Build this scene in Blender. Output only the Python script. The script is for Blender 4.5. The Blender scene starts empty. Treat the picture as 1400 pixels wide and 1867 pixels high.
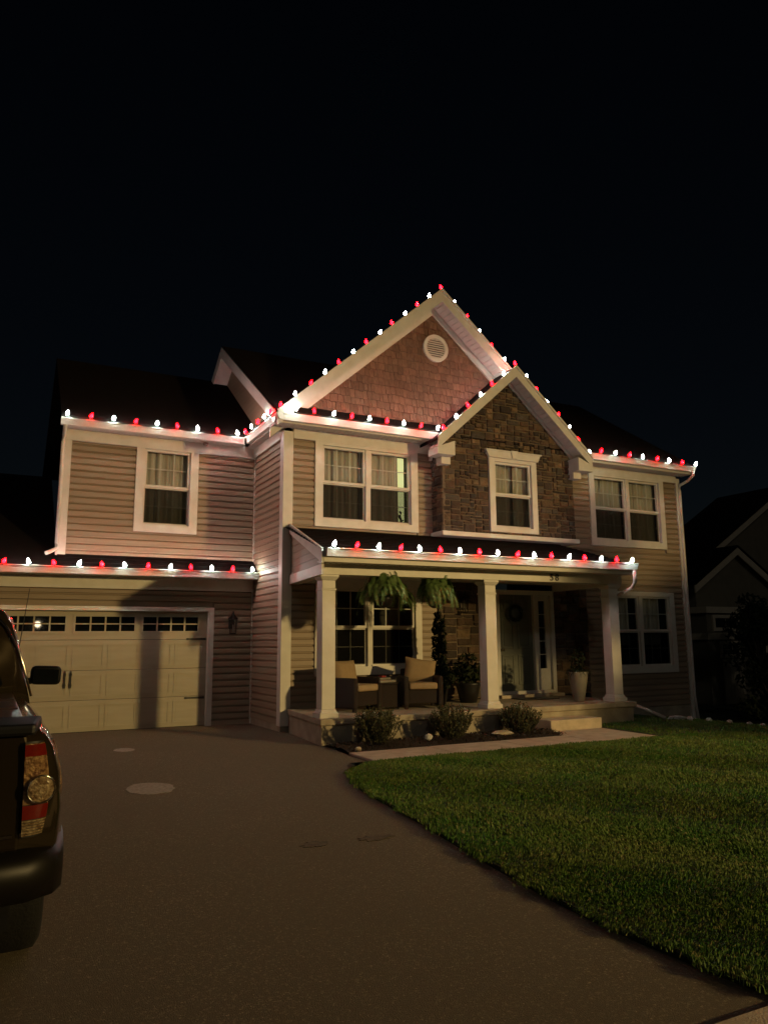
import bpy, bmesh, math, random
import numpy as np
from mathutils import Vector, Matrix
rnd = random.Random(58)
S = bpy.context.scene
COL = S.collection
R = math.radians

# ------------------------------------------------------------------ camera
cam = bpy.data.cameras.new('camera'); camo = bpy.data.objects.new('camera', cam); COL.objects.link(camo)
YAW, PITCH, ROLL, FPX = R(27.14), R(9.6), R(.45), 1386.0
_f = Vector((math.sin(YAW)*math.cos(PITCH), math.cos(YAW)*math.cos(PITCH), math.sin(PITCH)))
_r = Vector((math.cos(YAW), -math.sin(YAW), 0)); _d = -_r.cross(_f)
_r2 = _r*math.cos(ROLL) + _d*math.sin(ROLL); _d2 = -_r*math.sin(ROLL) + _d*math.cos(ROLL)
camo.matrix_world = Matrix(((_r2.x, -_d2.x, -_f.x, 0), (_r2.y, -_d2.y, -_f.y, 0), (_r2.z, -_d2.z, -_f.z, 1.5), (0, 0, 0, 1)))
cam.sensor_fit = 'VERTICAL'; cam.sensor_height = 36; cam.lens = 36*FPX/1867; cam.clip_end = 600; cam.clip_start = .05
S.camera = camo
# ------------------------------------------------------------------ sky and sun (the street light does most; a faint fill sun is added)
SUN_DIR = Vector((.42, 1, -.48)).normalized()      # direction the light travels
w = bpy.data.worlds.new('World'); S.world = w; w.use_nodes = True
nt = w.node_tree; bg = nt.nodes['Background']
sky = nt.nodes.new('ShaderNodeTexSky'); sky.sky_type = 'NISHITA'; sky.sun_disc = False
sky.sun_elevation = math.asin(-SUN_DIR.z); sky.sun_rotation = math.atan2(-SUN_DIR.x, -SUN_DIR.y)
nt.links.new(sky.outputs[0], bg.inputs[0]); bg.inputs[1].default_value = .0006
sl = bpy.data.lights.new('fill_sun', 'SUN'); sl.energy = .055; sl.angle = R(3); sl.color = (1, .95, .88)  # unseen fill added from the left front to lift the shaded faces
so = bpy.data.objects.new('fill_sun', sl); COL.objects.link(so); so.location = (20, -20, 20)
so.rotation_euler = SUN_DIR.to_track_quat('-Z', 'Y').to_euler()
LAMP = Vector((19.0, -15.2, 6.9)); LAMP_W = 20500      # the street lamp behind the camera on the right (its pole is built below)
pl = bpy.data.lights.new('street_lamp_light', 'SPOT'); pl.energy = LAMP_W; pl.color = (1, .69, .26); pl.shadow_soft_size = .45; pl.spot_size = R(54); pl.spot_blend = 1
plo = bpy.data.objects.new('street_lamp_light', pl); COL.objects.link(plo); plo.location = LAMP; plo.rotation_euler = (Vector((5.6, 10.0, -1.6))-LAMP).to_track_quat('-Z', 'Y').to_euler()
S.view_settings.view_transform = 'Standard'; S.view_settings.look = 'None'
S.view_settings.exposure = 0; S.view_settings.gamma = 1
S.render.engine = 'CYCLES'
S.cycles.max_bounces = 6; S.cycles.use_light_tree = True
S.cycles.sample_clamp_indirect = 2.0

# ------------------------------------------------------------------ materials
MATS = {}
def mat(name, col, rough=.7, metal=0, vary=.0, nscale=8, namt=.0, col2=None, bump=0, bscale=60, spec=.5, orand=0, coat=0, stretch=(1,1,1), det=4):
    """procedural principled material: noise mottling between col and col2, per-object brightness jitter, bump"""
    m = bpy.data.materials.new(name); m.use_nodes = True; MATS[name] = m
    t = m.node_tree; p = t.nodes['Principled BSDF']; N = t.nodes.new; L = t.links.new
    p.inputs['Roughness'].default_value = rough; p.inputs['Metallic'].default_value = metal
    p.inputs['Specular IOR Level'].default_value = spec; p.inputs['Coat Weight'].default_value = coat
    c4 = (*col, 1)
    co = N('ShaderNodeTexCoord'); mp = N('ShaderNodeMapping'); mp.inputs['Scale'].default_value = stretch
    L(co.outputs['Object'], mp.inputs[0])
    src = None
    rgb = N('ShaderNodeRGB'); rgb.outputs[0].default_value = c4; src = rgb.outputs[0]
    if col2 or namt:
        if not col2: col2 = tuple(c*(1-namt) for c in col)
        n = N('ShaderNodeTexNoise'); n.inputs['Scale'].default_value = nscale; n.inputs['Detail'].default_value = det
        L(mp.outputs[0], n.inputs['Vector'])
        rp = N('ShaderNodeValToRGB'); rp.color_ramp.elements[0].position = .36; rp.color_ramp.elements[1].position = .64
        rp.color_ramp.elements[0].color = c4; rp.color_ramp.elements[1].color = (*col2, 1)
        L(n.outputs[0], rp.inputs[0]); src = rp.outputs[0]
    if orand:
        oi = N('ShaderNodeObjectInfo'); mr = N('ShaderNodeMapRange'); mr.inputs[3].default_value = 1-orand; mr.inputs[4].default_value = 1+orand
        L(oi.outputs['Random'], mr.inputs[0])
        hs = N('ShaderNodeHueSaturation'); L(mr.outputs[0], hs.inputs['Value']); L(src, hs.inputs['Color']); src = hs.outputs[0]
    L(src, p.inputs['Base Color'])
    if bump:
        nb = N('ShaderNodeTexNoise'); nb.inputs['Scale'].default_value = bscale; nb.inputs['Detail'].default_value = 5
        L(mp.outputs[0], nb.inputs['Vector'])
        b = N('ShaderNodeBump'); b.inputs['Strength'].default_value = bump; b.inputs['Distance'].default_value = .02
        L(nb.outputs[0], b.inputs['Height']); L(b.outputs[0], p.inputs['Normal'])
    return m
def emit(name, col, strength):
    m = bpy.data.materials.new(name); m.use_nodes = True; t = m.node_tree
    p = t.nodes['Principled BSDF']; p.inputs['Base Color'].default_value = (*[min(1, c) for c in col], 1)
    p.inputs['Emission Color'].default_value = (*col, 1); p.inputs['Emission Strength'].default_value = strength; p.inputs['Roughness'].default_value = .3
    return m
def glassmat(name, tint=(.96, .97, .96), refl=(1, 1, 1), rough=.02):
    m = bpy.data.materials.new(name); m.use_nodes = True; t = m.node_tree
    t.nodes.remove(t.nodes['Principled BSDF']); out = t.nodes['Material Output']
    tr = t.nodes.new('ShaderNodeBsdfTransparent'); tr.inputs[0].default_value = (*tint, 1)
    gl = t.nodes.new('ShaderNodeBsdfGlossy'); gl.inputs[0].default_value = (*refl, 1); gl.inputs[1].default_value = rough
    lw = t.nodes.new('ShaderNodeLayerWeight'); lw.inputs[0].default_value = .5; pw = t.nodes.new('ShaderNodeMath'); pw.operation = 'POWER'; pw.inputs[1].default_value = 4.5; t.links.new(lw.outputs['Facing'], pw.inputs[0])
    fr = t.nodes.new('ShaderNodeMapRange'); fr.inputs[3].default_value = .05; fr.inputs[4].default_value = 1.0; t.links.new(pw.outputs[0], fr.inputs[0])
    mx = t.nodes.new('ShaderNodeMixShader'); t.links.new(fr.outputs[0], mx.inputs[0]); t.links.new(tr.outputs[0], mx.inputs[1]); t.links.new(gl.outputs[0], mx.inputs[2])
    t.links.new(mx.outputs[0], out.inputs[0]); return m
def specks(m, scale, lo, hi, colr):
    """adds bright/dark aggregate specks to a material's base colour"""
    t = m.node_tree; p = t.nodes['Principled BSDF']; old = p.inputs['Base Color'].links[0].from_socket
    co = t.nodes.new('ShaderNodeTexCoord'); v = t.nodes.new('ShaderNodeTexVoronoi'); v.inputs['Scale'].default_value = scale
    t.links.new(co.outputs['Object'], v.inputs['Vector'])
    sp = t.nodes.new('ShaderNodeSeparateColor'); t.links.new(v.outputs['Color'], sp.inputs[0])
    rp = t.nodes.new('ShaderNodeValToRGB'); rp.color_ramp.elements[0].position = lo; rp.color_ramp.elements[1].position = hi
    rp.color_ramp.elements[0].color = (0, 0, 0, 1); rp.color_ramp.elements[1].color = (1, 1, 1, 1)
    t.links.new(sp.outputs[0], rp.inputs[0])
    mx = t.nodes.new('ShaderNodeMix'); mx.data_type = 'RGBA'; t.links.new(rp.outputs[0], mx.inputs[0]); t.links.new(old, mx.inputs[6]); mx.inputs[7].default_value = (*colr, 1)
    t.links.new(mx.outputs[2], p.inputs['Base Color'])

SIDING = mat('vinyl_siding', (.31, .235, .16), .55, col2=(.265, .2, .135), nscale=3, orand=.07, bump=.12, bscale=40, stretch=(.3, .3, 6))
TRIM = mat('white_trim', (.66, .63, .56), .5, col2=(.6, .57, .5), nscale=5, bump=.05, bscale=30)
GUTTER = mat('white_gutter', (.7, .66, .6), .35, col2=(.6, .56, .5), nscale=4)
SHAKE = mat('cedar_shake', (.215, .115, .074), .75, col2=(.15, .08, .052), nscale=14, orand=.28, bump=.5, bscale=26, stretch=(3, 3, .6))
STONES = [mat('veneer_stone_'+n, c, .85, col2=tuple(k*.62 for k in c), nscale=9, orand=.35, bump=1, bscale=22) for n, c in
          (('brown', (.1, .06, .036)), ('dark', (.058, .039, .028)), ('tan', (.17, .11, .06)), ('grey', (.09, .072, .056)))]
MORTAR = mat('mortar', (.2, .15, .1), .95, col2=(.14, .105, .07), nscale=20, bump=.5, bscale=80)
ROOF = mat('asphalt_shingle', (.011, .008, .0065), .9, col2=(.007, .005, .0045), nscale=30, orand=.15, bump=.8, bscale=160, spec=.08)
SOFFIT = mat('soffit_vinyl', (.62, .58, .52), .55, namt=.1, nscale=6)
CONC = mat('concrete', (.56, .46, .34), .9, col2=(.44, .36, .265), nscale=6, bump=.35, bscale=90, orand=.06)
SLABC = mat('porch_concrete', (.42, .36, .26), .85, col2=(.30, .25, .18), nscale=4, bump=.3, bscale=60)
ASPH = mat('asphalt', (.305, .252, .158), .9, col2=(.2, .163, .1), nscale=.75, bump=.9, bscale=170, det=8)
specks(ASPH, 150, .86, .97, (.44, .36, .235)); specks(ASPH, 105, .0, .25, (.15, .12, .072))
PATCH = mat('patch_concrete', (.40, .355, .29), .95, col2=(.27, .235, .19), nscale=30, bump=.5, bscale=120)
STAIN = mat('oil_stain', (.13, .104, .064), .9, namt=.35, nscale=14, bump=.6, bscale=170)
MULCH = mat('mulch', (.045, .027, .017), .95, col2=(.022, .014, .01), nscale=40, bump=1, bscale=90)
SOIL = mat('soil_grass', (.028, .04, .012), .95, col2=(.018, .024, .009), nscale=10, bump=1, bscale=80)
GRASS = mat('grass_blade', (.062, .165, .02), .6, col2=(.135, .195, .04), nscale=1.3, spec=.25, det=8)
specks(GRASS, 42, .80, .97, (.25, .24, .09))
GARAGE = mat('garage_door_paint', (.39, .345, .25), .5, namt=.08, nscale=5, bump=.08, bscale=120, stretch=(.4, 1, 3))
IRON = mat('black_iron', (.012, .011, .01), .45, namt=.3)
BRONZE = mat('bronze_metal', (.03, .022, .016), .35, metal=.6)
DOORP = mat('door_paint', (.13, .14, .105), .45, namt=.12, nscale=6)
CURT = mat('curtain_cloth', (.52, .49, .4), .9, col2=(.42, .4, .32), nscale=9, stretch=(6, 6, .3), bump=.1)
ROOM = mat('dark_room', (.05, .045, .035), .9, namt=.2)
MUNT = mat('muntin_white', (.45, .42, .36), .5, namt=.05)
GLASS = glassmat('window_glass')
WICK = mat('dark_wicker', (.035, .02, .014), .6, col2=(.016, .01, .008), nscale=90, stretch=(1, 1, 2), bump=1, bscale=120)
CUSH = mat('tan_cushion', (.34, .24, .135), .9, namt=.1, nscale=12, bump=.2, bscale=200)
LEAFD = mat('fern_leaf', (.085, .15, .035), .6, col2=(.13, .19, .06), nscale=10, spec=.3)
SHRUBM = mat('shrub_leaf', (.10, .10, .05), .75, col2=(.055, .06, .03), nscale=18, spec=.2)
DARKLEAF = mat('dark_leaf', (.018, .026, .01), .7, namt=.4, nscale=6, spec=.2)
TREELEAF = mat('tree_leaf', (.03, .042, .014), .7, namt=.4, nscale=3, spec=.2)
BARK = mat('bark', (.06, .045, .03), .95, namt=.4, nscale=12, bump=1, bscale=20)
CERAM = mat('pale_ceramic', (.25, .23, .19), .4, namt=.15, nscale=6)
STONEW = mat('white_stone', (.6, .58, .54), .8, namt=.25, nscale=20, bump=.4)
TPAINT = mat('truck_paint', (.05, .036, .018), .15, metal=.6, namt=.08, nscale=3, coat=.8)
TBLACK = mat('black_plastic', (.004, .004, .004), .45, namt=.2)
TCOVER = mat('tonneau_vinyl', (.05, .03, .028), .28, namt=.2, coat=.5)
CHROME = mat('chrome', (.55, .5, .42), .12, metal=1, namt=.06)
RUBBER = mat('rubber', (.006, .006, .006), .85, namt=.3, bump=.3)
LENSR = mat('red_lens', (.17, .012, .006), .12, coat=1, namt=.15, nscale=40)
LENSA = mat('amber_lens', (.10, .03, .012), .16, coat=1, col2=(.42, .25, .10), nscale=46, metal=.3, bump=.8, bscale=70)
LENSC = mat('clear_lens', (.55, .42, .23), .22, metal=.35, coat=1, col2=(.2, .11, .04), nscale=55, bump=.9, bscale=90)
TGLASS = mat('truck_glass', (.006, .007, .008), .025, spec=.6, namt=.1)
NWALL = mat('neighbour_siding', (.2, .17, .11), .8, namt=.15, nscale=3)
NTRIM = mat('neighbour_trim', (.62, .52, .36), .7, namt=.1)
BULBW = emit('bulb_white', (.80, 1.0, .92), 195)
BULBR = emit('bulb_red', (1.0, .0006, .0016), 150)
LITROOM = emit('lit_room_wall', (.75, .76, .34), 1.0)
WIRE = mat('green_wire', (.02, .03, .018), .6, namt=.2)

# ------------------------------------------------------------------ object helpers
WORLD = {}
def link(name, me, parent=None, loc=(0, 0, 0), rz=0, label=None):
    o = bpy.data.objects.new(name, me); COL.objects.link(o)
    o.location = loc; o.rotation_euler = (0, 0, rz)
    mw = Matrix.Translation(Vector(loc)) @ Matrix.Rotation(rz, 4, 'Z')
    if parent is not None:
        o.parent = parent; o.matrix_parent_inverse = WORLD[parent.name].inverted()
    WORLD[o.name] = mw
    if label: o['label'] = label
    return o
def tag(o, label, cat, group=None, kind=None):
    o['label'] = label; o['category'] = cat
    if group: o['group'] = group
    if kind: o['kind'] = kind
    return o
def thing(name, label, cat, loc=(0, 0, 0), rz=0, group=None):
    return tag(link(name, None, None, loc, rz), label, cat, group)
def structure(o, kind='structure'):
    o['kind'] = kind; return o
class MB:
    """collects geometry for ONE mesh; coordinates are world coordinates (or local when local=True)"""
    def __init__(s): s.v = []; s.f = []
    def add(s, v, f):
        n = len(s.v); s.v += [tuple(p) for p in v]; s.f += [tuple(i+n for i in q) for q in f]; return s
    def prism(s, pts, vec):
        n = len(pts); vec = Vector(vec); a = [Vector(p) for p in pts]
        return s.add(a+[p+vec for p in a], [tuple(range(n))[::-1], tuple(range(n, 2*n))]+[(i, (i+1) % n, n+(i+1) % n, n+i) for i in range(n)])
    def box(s, x0, x1, y0, y1, z0, z1):
        return s.prism([(x0, y0, z0), (x1, y0, z0), (x1, y1, z0), (x0, y1, z0)], (0, 0, z1-z0))
    def tube(s, pts, r, n=6, cap=True):
        pts = [Vector(p) for p in pts]; rings = []
        for i, p in enumerate(pts):
            d = (pts[min(i+1, len(pts)-1)]-pts[max(i-1, 0)]).normalized()
            up = Vector((0, 0, 1)) if abs(d.z) < .95 else Vector((1, 0, 0))
            a = d.cross(up).normalized(); b = a.cross(d)
            rr = r[i] if isinstance(r, (list, tuple)) else r
            rings.append([p+(a*math.cos(t)+b*math.sin(t))*rr for t in (2*math.pi*k/n for k in range(n))])
        v = sum(rings, []); f = []
        for i in range(len(pts)-1):
            for k in range(n): f.append((i*n+k, i*n+(k+1) % n, (i+1)*n+(k+1) % n, (i+1)*n+k))
        if cap: f.append(tuple(range(n))[::-1]); f.append(tuple((len(pts)-1)*n+k for k in range(n)))
        return s.add(v, f)
    def lathe(s, prof, c=(0, 0, 0), n=16):
        v = []; f = []
        for r, z in prof:
            for k in range(n): t = 2*math.pi*k/n; v.append((c[0]+r*math.cos(t), c[1]+r*math.sin(t), c[2]+z))
        for i in range(len(prof)-1):
            for k in range(n): f.append((i*n+k, i*n+(k+1) % n, (i+1)*n+(k+1) % n, (i+1)*n+k))
        f.append(tuple(range(n))[::-1]); f.append(tuple((len(prof)-1)*n+k for k in range(n)))
        return s.add(v, f)
    def mesh(s, name, m, smooth=False, bevel=0, seg=2):
        me = bpy.data.meshes.new(name); me.from_pydata(s.v, [], s.f)
        bm = bmesh.new(); bm.from_mesh(me)
        bmesh.ops.recalc_face_normals(bm, faces=bm.faces)
        if bevel: bmesh.ops.bevel(bm, geom=list(bm.edges), offset=bevel, segments=seg, affect='EDGES', profile=.6)
        bm.to_mesh(me); bm.free()
        for mm in (m if isinstance(m, (list, tuple)) else [m]): me.materials.append(mm)
        if smooth: me.polygons.foreach_set('use_smooth', [True]*len(me.polygons))
        return me
    def build(s, name, m, parent=None, smooth=False, bevel=0, seg=2, loc=(0, 0, 0), rz=0, label=None):
        return link(name, s.mesh(name, m, smooth, bevel, seg), parent, loc, rz, label)
class Frame:
    """a wall plane: u along the wall, o outwards, z up"""
    def __init__(s, org, U, N): s.O = Vector((*org, 0)); s.U = Vector((*U, 0)); s.N = Vector((*N, 0))
    def P(s, u, o, z): return s.O+s.U*u+s.N*o+Vector((0, 0, z))
    def slab(s, mb, poly, o0, o1): return mb.prism([s.P(u, o0, z) for u, z in poly], s.N*(o1-o0))
    def rect(s, mb, u0, u1, z0, z1, o0, o1): return s.slab(mb, [(u0, z0), (u1, z0), (u1, z1), (u0, z1)], o0, o1)
def clip(poly, a, b, c):
    """keep a*u+b*z<=c"""
    out = []
    for i in range(len(poly)):
        p, q = poly[i], poly[(i+1) % len(poly)]; dp = a*p[0]+b*p[1]-c; dq = a*q[0]+b*q[1]-c
        if dp <= 0: out.append(p)
        if (dp < 0 < dq) or (dq < 0 < dp):
            t = dp/(dp-dq); out.append((p[0]+t*(q[0]-p[0]), p[1]+t*(q[1]-p[1])))
    return out
def area(poly): return abs(sum(poly[i][0]*poly[(i+1) % len(poly)][1]-poly[(i+1) % len(poly)][0]*poly[i][1] for i in range(len(poly))))/2
def segs(u0, u1, z0, z1, openings):
    s = [(u0, u1)]
    for a, b, c, d in openings:
        if d <= z0+.004 or c >= z1-.004: continue
        n = []
        for p, q in s:
            if b <= p or a >= q: n.append((p, q)); continue
            if a > p: n.append((p, a))
            if b < q: n.append((b, q))
        s = n
    return [t for t in s if t[1]-t[0] > .02]

# ------------------------------------------------------------------ the setting
def gz(x, y=0):
    t = min(max((x-10.4)/7, 0), 1); return -.62*t*t*(3-2*t)
LAWN_EDGE = [(3.6, .2), (3.25, 1.2), (3.1, 2.0), (3.04, 2.4), (3.01, 2.77), (2.98, 3.2), (3.01, 3.81), (3.13, 4.79), (3.28, 5.83), (3.36, 6.5), (3.43, 7.21), (3.62, 7.98), (3.9, 8.44), (4.2, 8.72), (4.6, 8.80)]
xs = [-80, -40, -20, -8, 0, 4, 8, 10.4]+[10.4+.7*i for i in range(1, 11)]+[20, 26, 40, 80, 160]
ys = [-80, -30, -10, 0, 6, 12, 20, 40, 80, 200]
v = [(x, y, gz(x)-.04) for y in ys for x in xs]; nx = len(xs)
structure(MB().add(v, [(j*nx+i, j*nx+i+1, (j+1)*nx+i+1, (j+1)*nx+i) for j in range(len(ys)-1) for i in range(nx-1)]).build('ground', SOIL))
drv = [(-9, 14.25), (4.5, 14.25), (4.5, 12.3), (4.42, 10.5), (4.36, 9.6), (4.36, 8.82)]+LAWN_EDGE[::-1][1:]+[(4.0, -6), (-9, -6)]
drv = [(x+(.1 if y < 8.7 and x > 2 else 0), y) for x, y in drv]
structure(MB().prism([(x, y, -.1) for x, y in drv], (0, 0, .1)).build('driveway', ASPH))
lawn = LAWN_EDGE[::-1]+[(3.4, 2.32), (40, 2.32), (40, 30)]
# lawn sheet as strips following the slope
mb = MB()
def edge_x(y):
    for (x0, y0), (x1, y1) in zip(LAWN_EDGE, LAWN_EDGE[1:]):
        if y0 <= y <= y1: return x0+(x1-x0)*(y-y0)/(y1-y0)
    return 4.6
lys = [2.3+.25*i for i in range(27)]
lxs = [3, 4, 6, 8, 10.4]+[10.4+.7*i for i in range(1, 11)]+[24, 40]
for y0 in lys[:-1]:
    y1 = min(y0+.25, 8.8)
    for a, b in zip(lxs, lxs[1:]):
        a0 = edge_x(y0) if a == 3 else a; a1 = edge_x(y1) if a == 3 else a
        n = len(mb.v); mb.v += [(a0, y0, gz(a0)+.03), (b, y0, gz(b)+.03), (b, y1, gz(b)+.03), (a1, y1, gz(a1)+.03)]; mb.f.append((n, n+1, n+2, n+3))
        if a == 3:
            n = len(mb.v); mb.v += [(a0, y0, gz(a0)+.03), (a1, y1, gz(a1)+.03), (a1, y1, -.03), (a0, y0, -.03)]; mb.f.append((n, n+1, n+2, n+3))
for a, b in zip([9.25]+lxs[4:], lxs[4:]+[60]):
    n = len(mb.v); mb.v += [(a, 8.8, gz(a)+.03), (b, 8.8, gz(b)+.03), (b, 30, gz(b)+.03), (a, 30, gz(a)+.03)]; mb.f.append((n, n+1, n+2, n+3))
structure(mb.build('lawn', SOIL))
# grass blades
def grass():
    r = np.random.default_rng(7); P = []
    def patch(x0, x1, y0, y1, dens, h):
        n = int((x1-x0)*(y1-y0)*dens); x = r.uniform(x0, x1, n); y = r.uniform(y0, y1, n)
        ex = np.interp(y, [p[1] for p in LAWN_EDGE], [p[0] for p in LAWN_EDGE]); ex = ex+.03*np.sin(y*9)+.02*np.sin(y*23)-.05*r.random(n)**4
        k = (x > ex-.02) & ~((y > 8.79) & (x < 9.28)) & ~((y > 10.5) & (x < 10.55))
        P.append(np.stack([x[k], y[k], np.full(k.sum(), h)], 1))
    patch(2.9, 5, 2.35, 5, 13000, .030); patch(5, 9, 2.35, 5, 6000, .032)
    patch(3, 8, 5, 8.8, 6200, .034); patch(8, 13, 5, 8.8, 3000, .036); patch(9.2, 14, 8.8, 11.5, 1000, .05); patch(13, 19, 5, 11.5, 500, .06)
    P = np.concatenate(P); n = len(P)
    x, y, h = P.T
    # clumps: height and lean follow a low-frequency field
    fld = np.sin(x*3.1+2*np.sin(y*1.7))*np.cos(y*2.6+1.3*np.sin(x*2.2))+.6*np.sin(x*9.3+y*4.1)*np.cos(y*8.1-x*3.3)
    h = h*(.45+.55*r.random(n)+.5*(r.random(n) > .94))*(1+.26*fld)
    t = np.clip((x-10.4)/7, 0, 1); z = -.62*t*t*(3-2*t)+.028
    az = r.uniform(0, 2*np.pi, n); ln = h*(r.uniform(.15, .95, n))*(.75+.35*np.abs(fld)); la = r.uniform(-1, 1, n)*1.5+2.2*np.sin(x*1.9+y*1.3)
    wd = r.uniform(.0018, .0036, n)*(1+.09*np.hypot(x, y))*.75
    dx, dy = np.cos(az)*wd, np.sin(az)*wd; lx, ly = np.cos(la)*ln, np.sin(la)*ln
    V = np.empty((n, 5, 3))
    V[:, 0] = np.stack([x-dx, y-dy, z], 1); V[:, 1] = np.stack([x+dx, y+dy, z], 1)
    V[:, 2] = np.stack([x+dx*.8+lx*.35, y+dy*.8+ly*.35, z+h*.62], 1); V[:, 3] = np.stack([x-dx*.8+lx*.35, y-dy*.8+ly*.35, z+h*.62], 1)
    V[:, 4] = np.stack([x+lx, y+ly, z+h*np.clip(1-.35*ln/h, .4, 1)], 1)
    me = bpy.data.meshes.new('grass'); me.vertices.add(n*5); me.vertices.foreach_set('co', V.ravel())
    b = np.arange(n)[:, None]*5; lp = np.concatenate([b+np.array([0, 1, 2, 3]), b+np.array([3, 2, 4])], 1).ravel()
    me.loops.add(len(lp)); me.loops.foreach_set('vertex_index', lp.astype(np.int32))
    me.polygons.add(2*n); st = (np.arange(n)[:, None]*7+np.array([0, 4])).ravel()
    me.polygons.foreach_set('loop_start', st.astype(np.int32)); me.update(); me.validate()
    me.materials.append(GRASS)
    return me
o = link('grass', grass()); tag(o, 'mown green lawn grass right of the driveway', 'grass', kind='stuff')
# pavement strip at the street side (its corner shows bottom right)
sw = structure(MB().box(2.55, 30, .9, 2.29, -.1, .035).build('pavement', CONC))
# front walk: four slabs and the pad before the step
wk = structure(MB().box(4.36, 9.22, 8.84, 9.58, -.12, .004).build('front_walk', MORTAR))
for a, b in ((4.365, 5.58), (5.592, 6.8), (6.812, 8.0), (8.012, 9.215)):
    MB().box(a, b, 8.82, 9.6, -.1, .03).build('concrete_slab', CONC, wk, bevel=.008, seg=1)
MB().prism([(8.0, 9.605, -.1), (9.21, 9.605, -.1), (9.24, 10.1, -.1), (8.2, 10.1, -.1)], (0, 0, .13)).build('concrete_slab', CONC, wk, bevel=.008, seg=1)
# mulch bed with loose chips
mbm = MB(); gx, gy = 44, 14
for j in range(gy+1):
    for i in range(gx+1):
        x = 4.4+3.8*i/gx; y = 9.6+.95*j/gy; mbm.v.append((x, y, .0+.05*math.sin(math.pi*j/gy)*(.6+.4*math.sin(x*5))+rnd.uniform(0, .025)))
mbm.f = [(j*(gx+1)+i, j*(gx+1)+i+1, (j+1)*(gx+1)+i+1, (j+1)*(gx+1)+i) for j in range(gy) for i in range(gx)]
for k in range(2600):
    x = rnd.uniform(4.4, 8.15); y = rnd.uniform(9.61, 10.5); a = rnd.uniform(0, 6.3); l = rnd.uniform(.012, .035); q = rnd.uniform(.004, .01); z = .035+.05*math.sin(math.pi*(y-9.6)/.95)*.8
    dx, dy = math.cos(a), math.sin(a); h = rnd.uniform(-.01, .02)
    mbm.add([(x-dx*l-dy*q, y-dy*l+dx*q, z-h), (x-dx*l+dy*q, y-dy*l-dx*q, z-h), (x+dx*l+dy*q, y+dy*l-dx*q, z+h), (x+dx*l-dy*q, y+dy*l+dx*q, z+h)], [(0, 1, 2, 3)])
tag(mbm.build('mulch_bed', MULCH), 'dark bark mulch bed along the porch front', 'mulch', kind='stuff')
def rock(name, loc, sx, sy, sz, m, label, cat, group=None):
    bm = bmesh.new(); bmesh.ops.create_icosphere(bm, subdivisions=2, radius=1)
    for q in bm.verts: q.co = Vector((q.co.x*sx, q.co.y*sy, q.co.z*sz))*(1+rnd.uniform(-.14, .14))
    me = bpy.data.meshes.new(name); bm.to_mesh(me); bm.free(); me.materials.append(m)
    return tag(link(name, me, None, loc), label, cat, group)
rock('stone', (5.82, 9.98, .1), .06, .045, .05, STONEW, 'small white stone in the mulch between the two nearest shrubs', 'stone')
rock('stone', (7.15, 10.0, .08), .2, .13, .035, CONC, 'flat tan stone lying in the mulch near the step', 'stone')
rock('stone', (4.56, 9.72, .05), .05, .04, .03, CONC, 'small grey stone at the driveway corner of the mulch bed', 'stone')
edg = [(11.55, 10.6), (11.85, 10.55), (12.3, 10.5), (12.8, 10.45), (13.3, 10.4), (13.55, 10.3)]
for i, (x, y) in enumerate(edg):
    rock('edging_stone', (x, y, gz(x)+.07), .07 if i else .26, .05, .05, STONEW, ('long low', 'second', 'third', 'fourth', 'fifth', 'rightmost')[i]+' white edging stone in the dark row right of the porch', 'stone', 'white edging stones in the dark right of the porch')
def patch_disc(name, cx, cy, rx, ry, m, z, label, cat, n=40, rough=.06):
    v = [(cx+rx*math.cos(t)*q, cy+ry*math.sin(t)*q, z) for t, q in ((2*math.pi*k/n, 1+rnd.uniform(-rough, rough)) for k in range(n))]
    return tag(MB().prism(v, (0, 0, .004)).build(name, m), label, cat)
patch_disc('driveway_patch', 1.59, 8.48, .235, .34, PATCH, .002, 'pale round patch in the asphalt driveway', 'patch')
patch_disc('driveway_patch', 1.8, 11.6, .14, .2, PATCH, .002, 'small pale patch on the driveway near the garage door', 'patch')
patch_disc('oil_stain', 2.27, 5.6, .10, .07, STAIN, .0015, 'small dark stain in the middle of the driveway, left of the other', 'stain', rough=.3)
patch_disc('oil_stain', 2.75, 5.55, .13, .07, STAIN, .0015, 'dark stain in the middle of the driveway nearer the lawn', 'stain', rough=.3)

# ------------------------------------------------------------------ the house
YB, YA, XS, XR = 12.5, 14.2, 4.45, 14.2
FB = Frame((0, YB), (1, 0), (0, -1)); FA = Frame((0, YA), (1, 0), (0, -1)); FS = Frame((XS, 0), (0, 1), (-1, 0))
house = thing('house', 'two-storey tan house with stone gable, porch and attached garage', 'house', (9.3, 14, 0))
def wallpart(frame, u0, u1, z0, z1, name='wall'):
    mb = MB(); frame.rect(mb, u0, u1, z0, z1, -.04, -.02); return mb
def siding(wall, frame, u0, u1, z0, z1, openings, course=.118):
    k = 0; z = z0
    while z < z1-.01:
        zt = min(z+course, z1); e = rnd.uniform(-.0015, .0015)
        for a, b in segs(u0, u1, z, zt, openings):
            P = frame.P; mb = MB()
            # lapped board: lower lip proud, face leaning back, short hooked underside
            h = zt-z; pr = [(-.012, 0), (.034+e, 0), (.032+e, .1*h), (.027+e, .66*h), (.004, .86*h), (.003, h+.003), (-.012, h+.003)]
            mb.prism([P(a, o_, z+q) for o_, q in pr], frame.U*(b-a))
            mb.build('siding_board', SIDING, wall)
        z = zt
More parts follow.
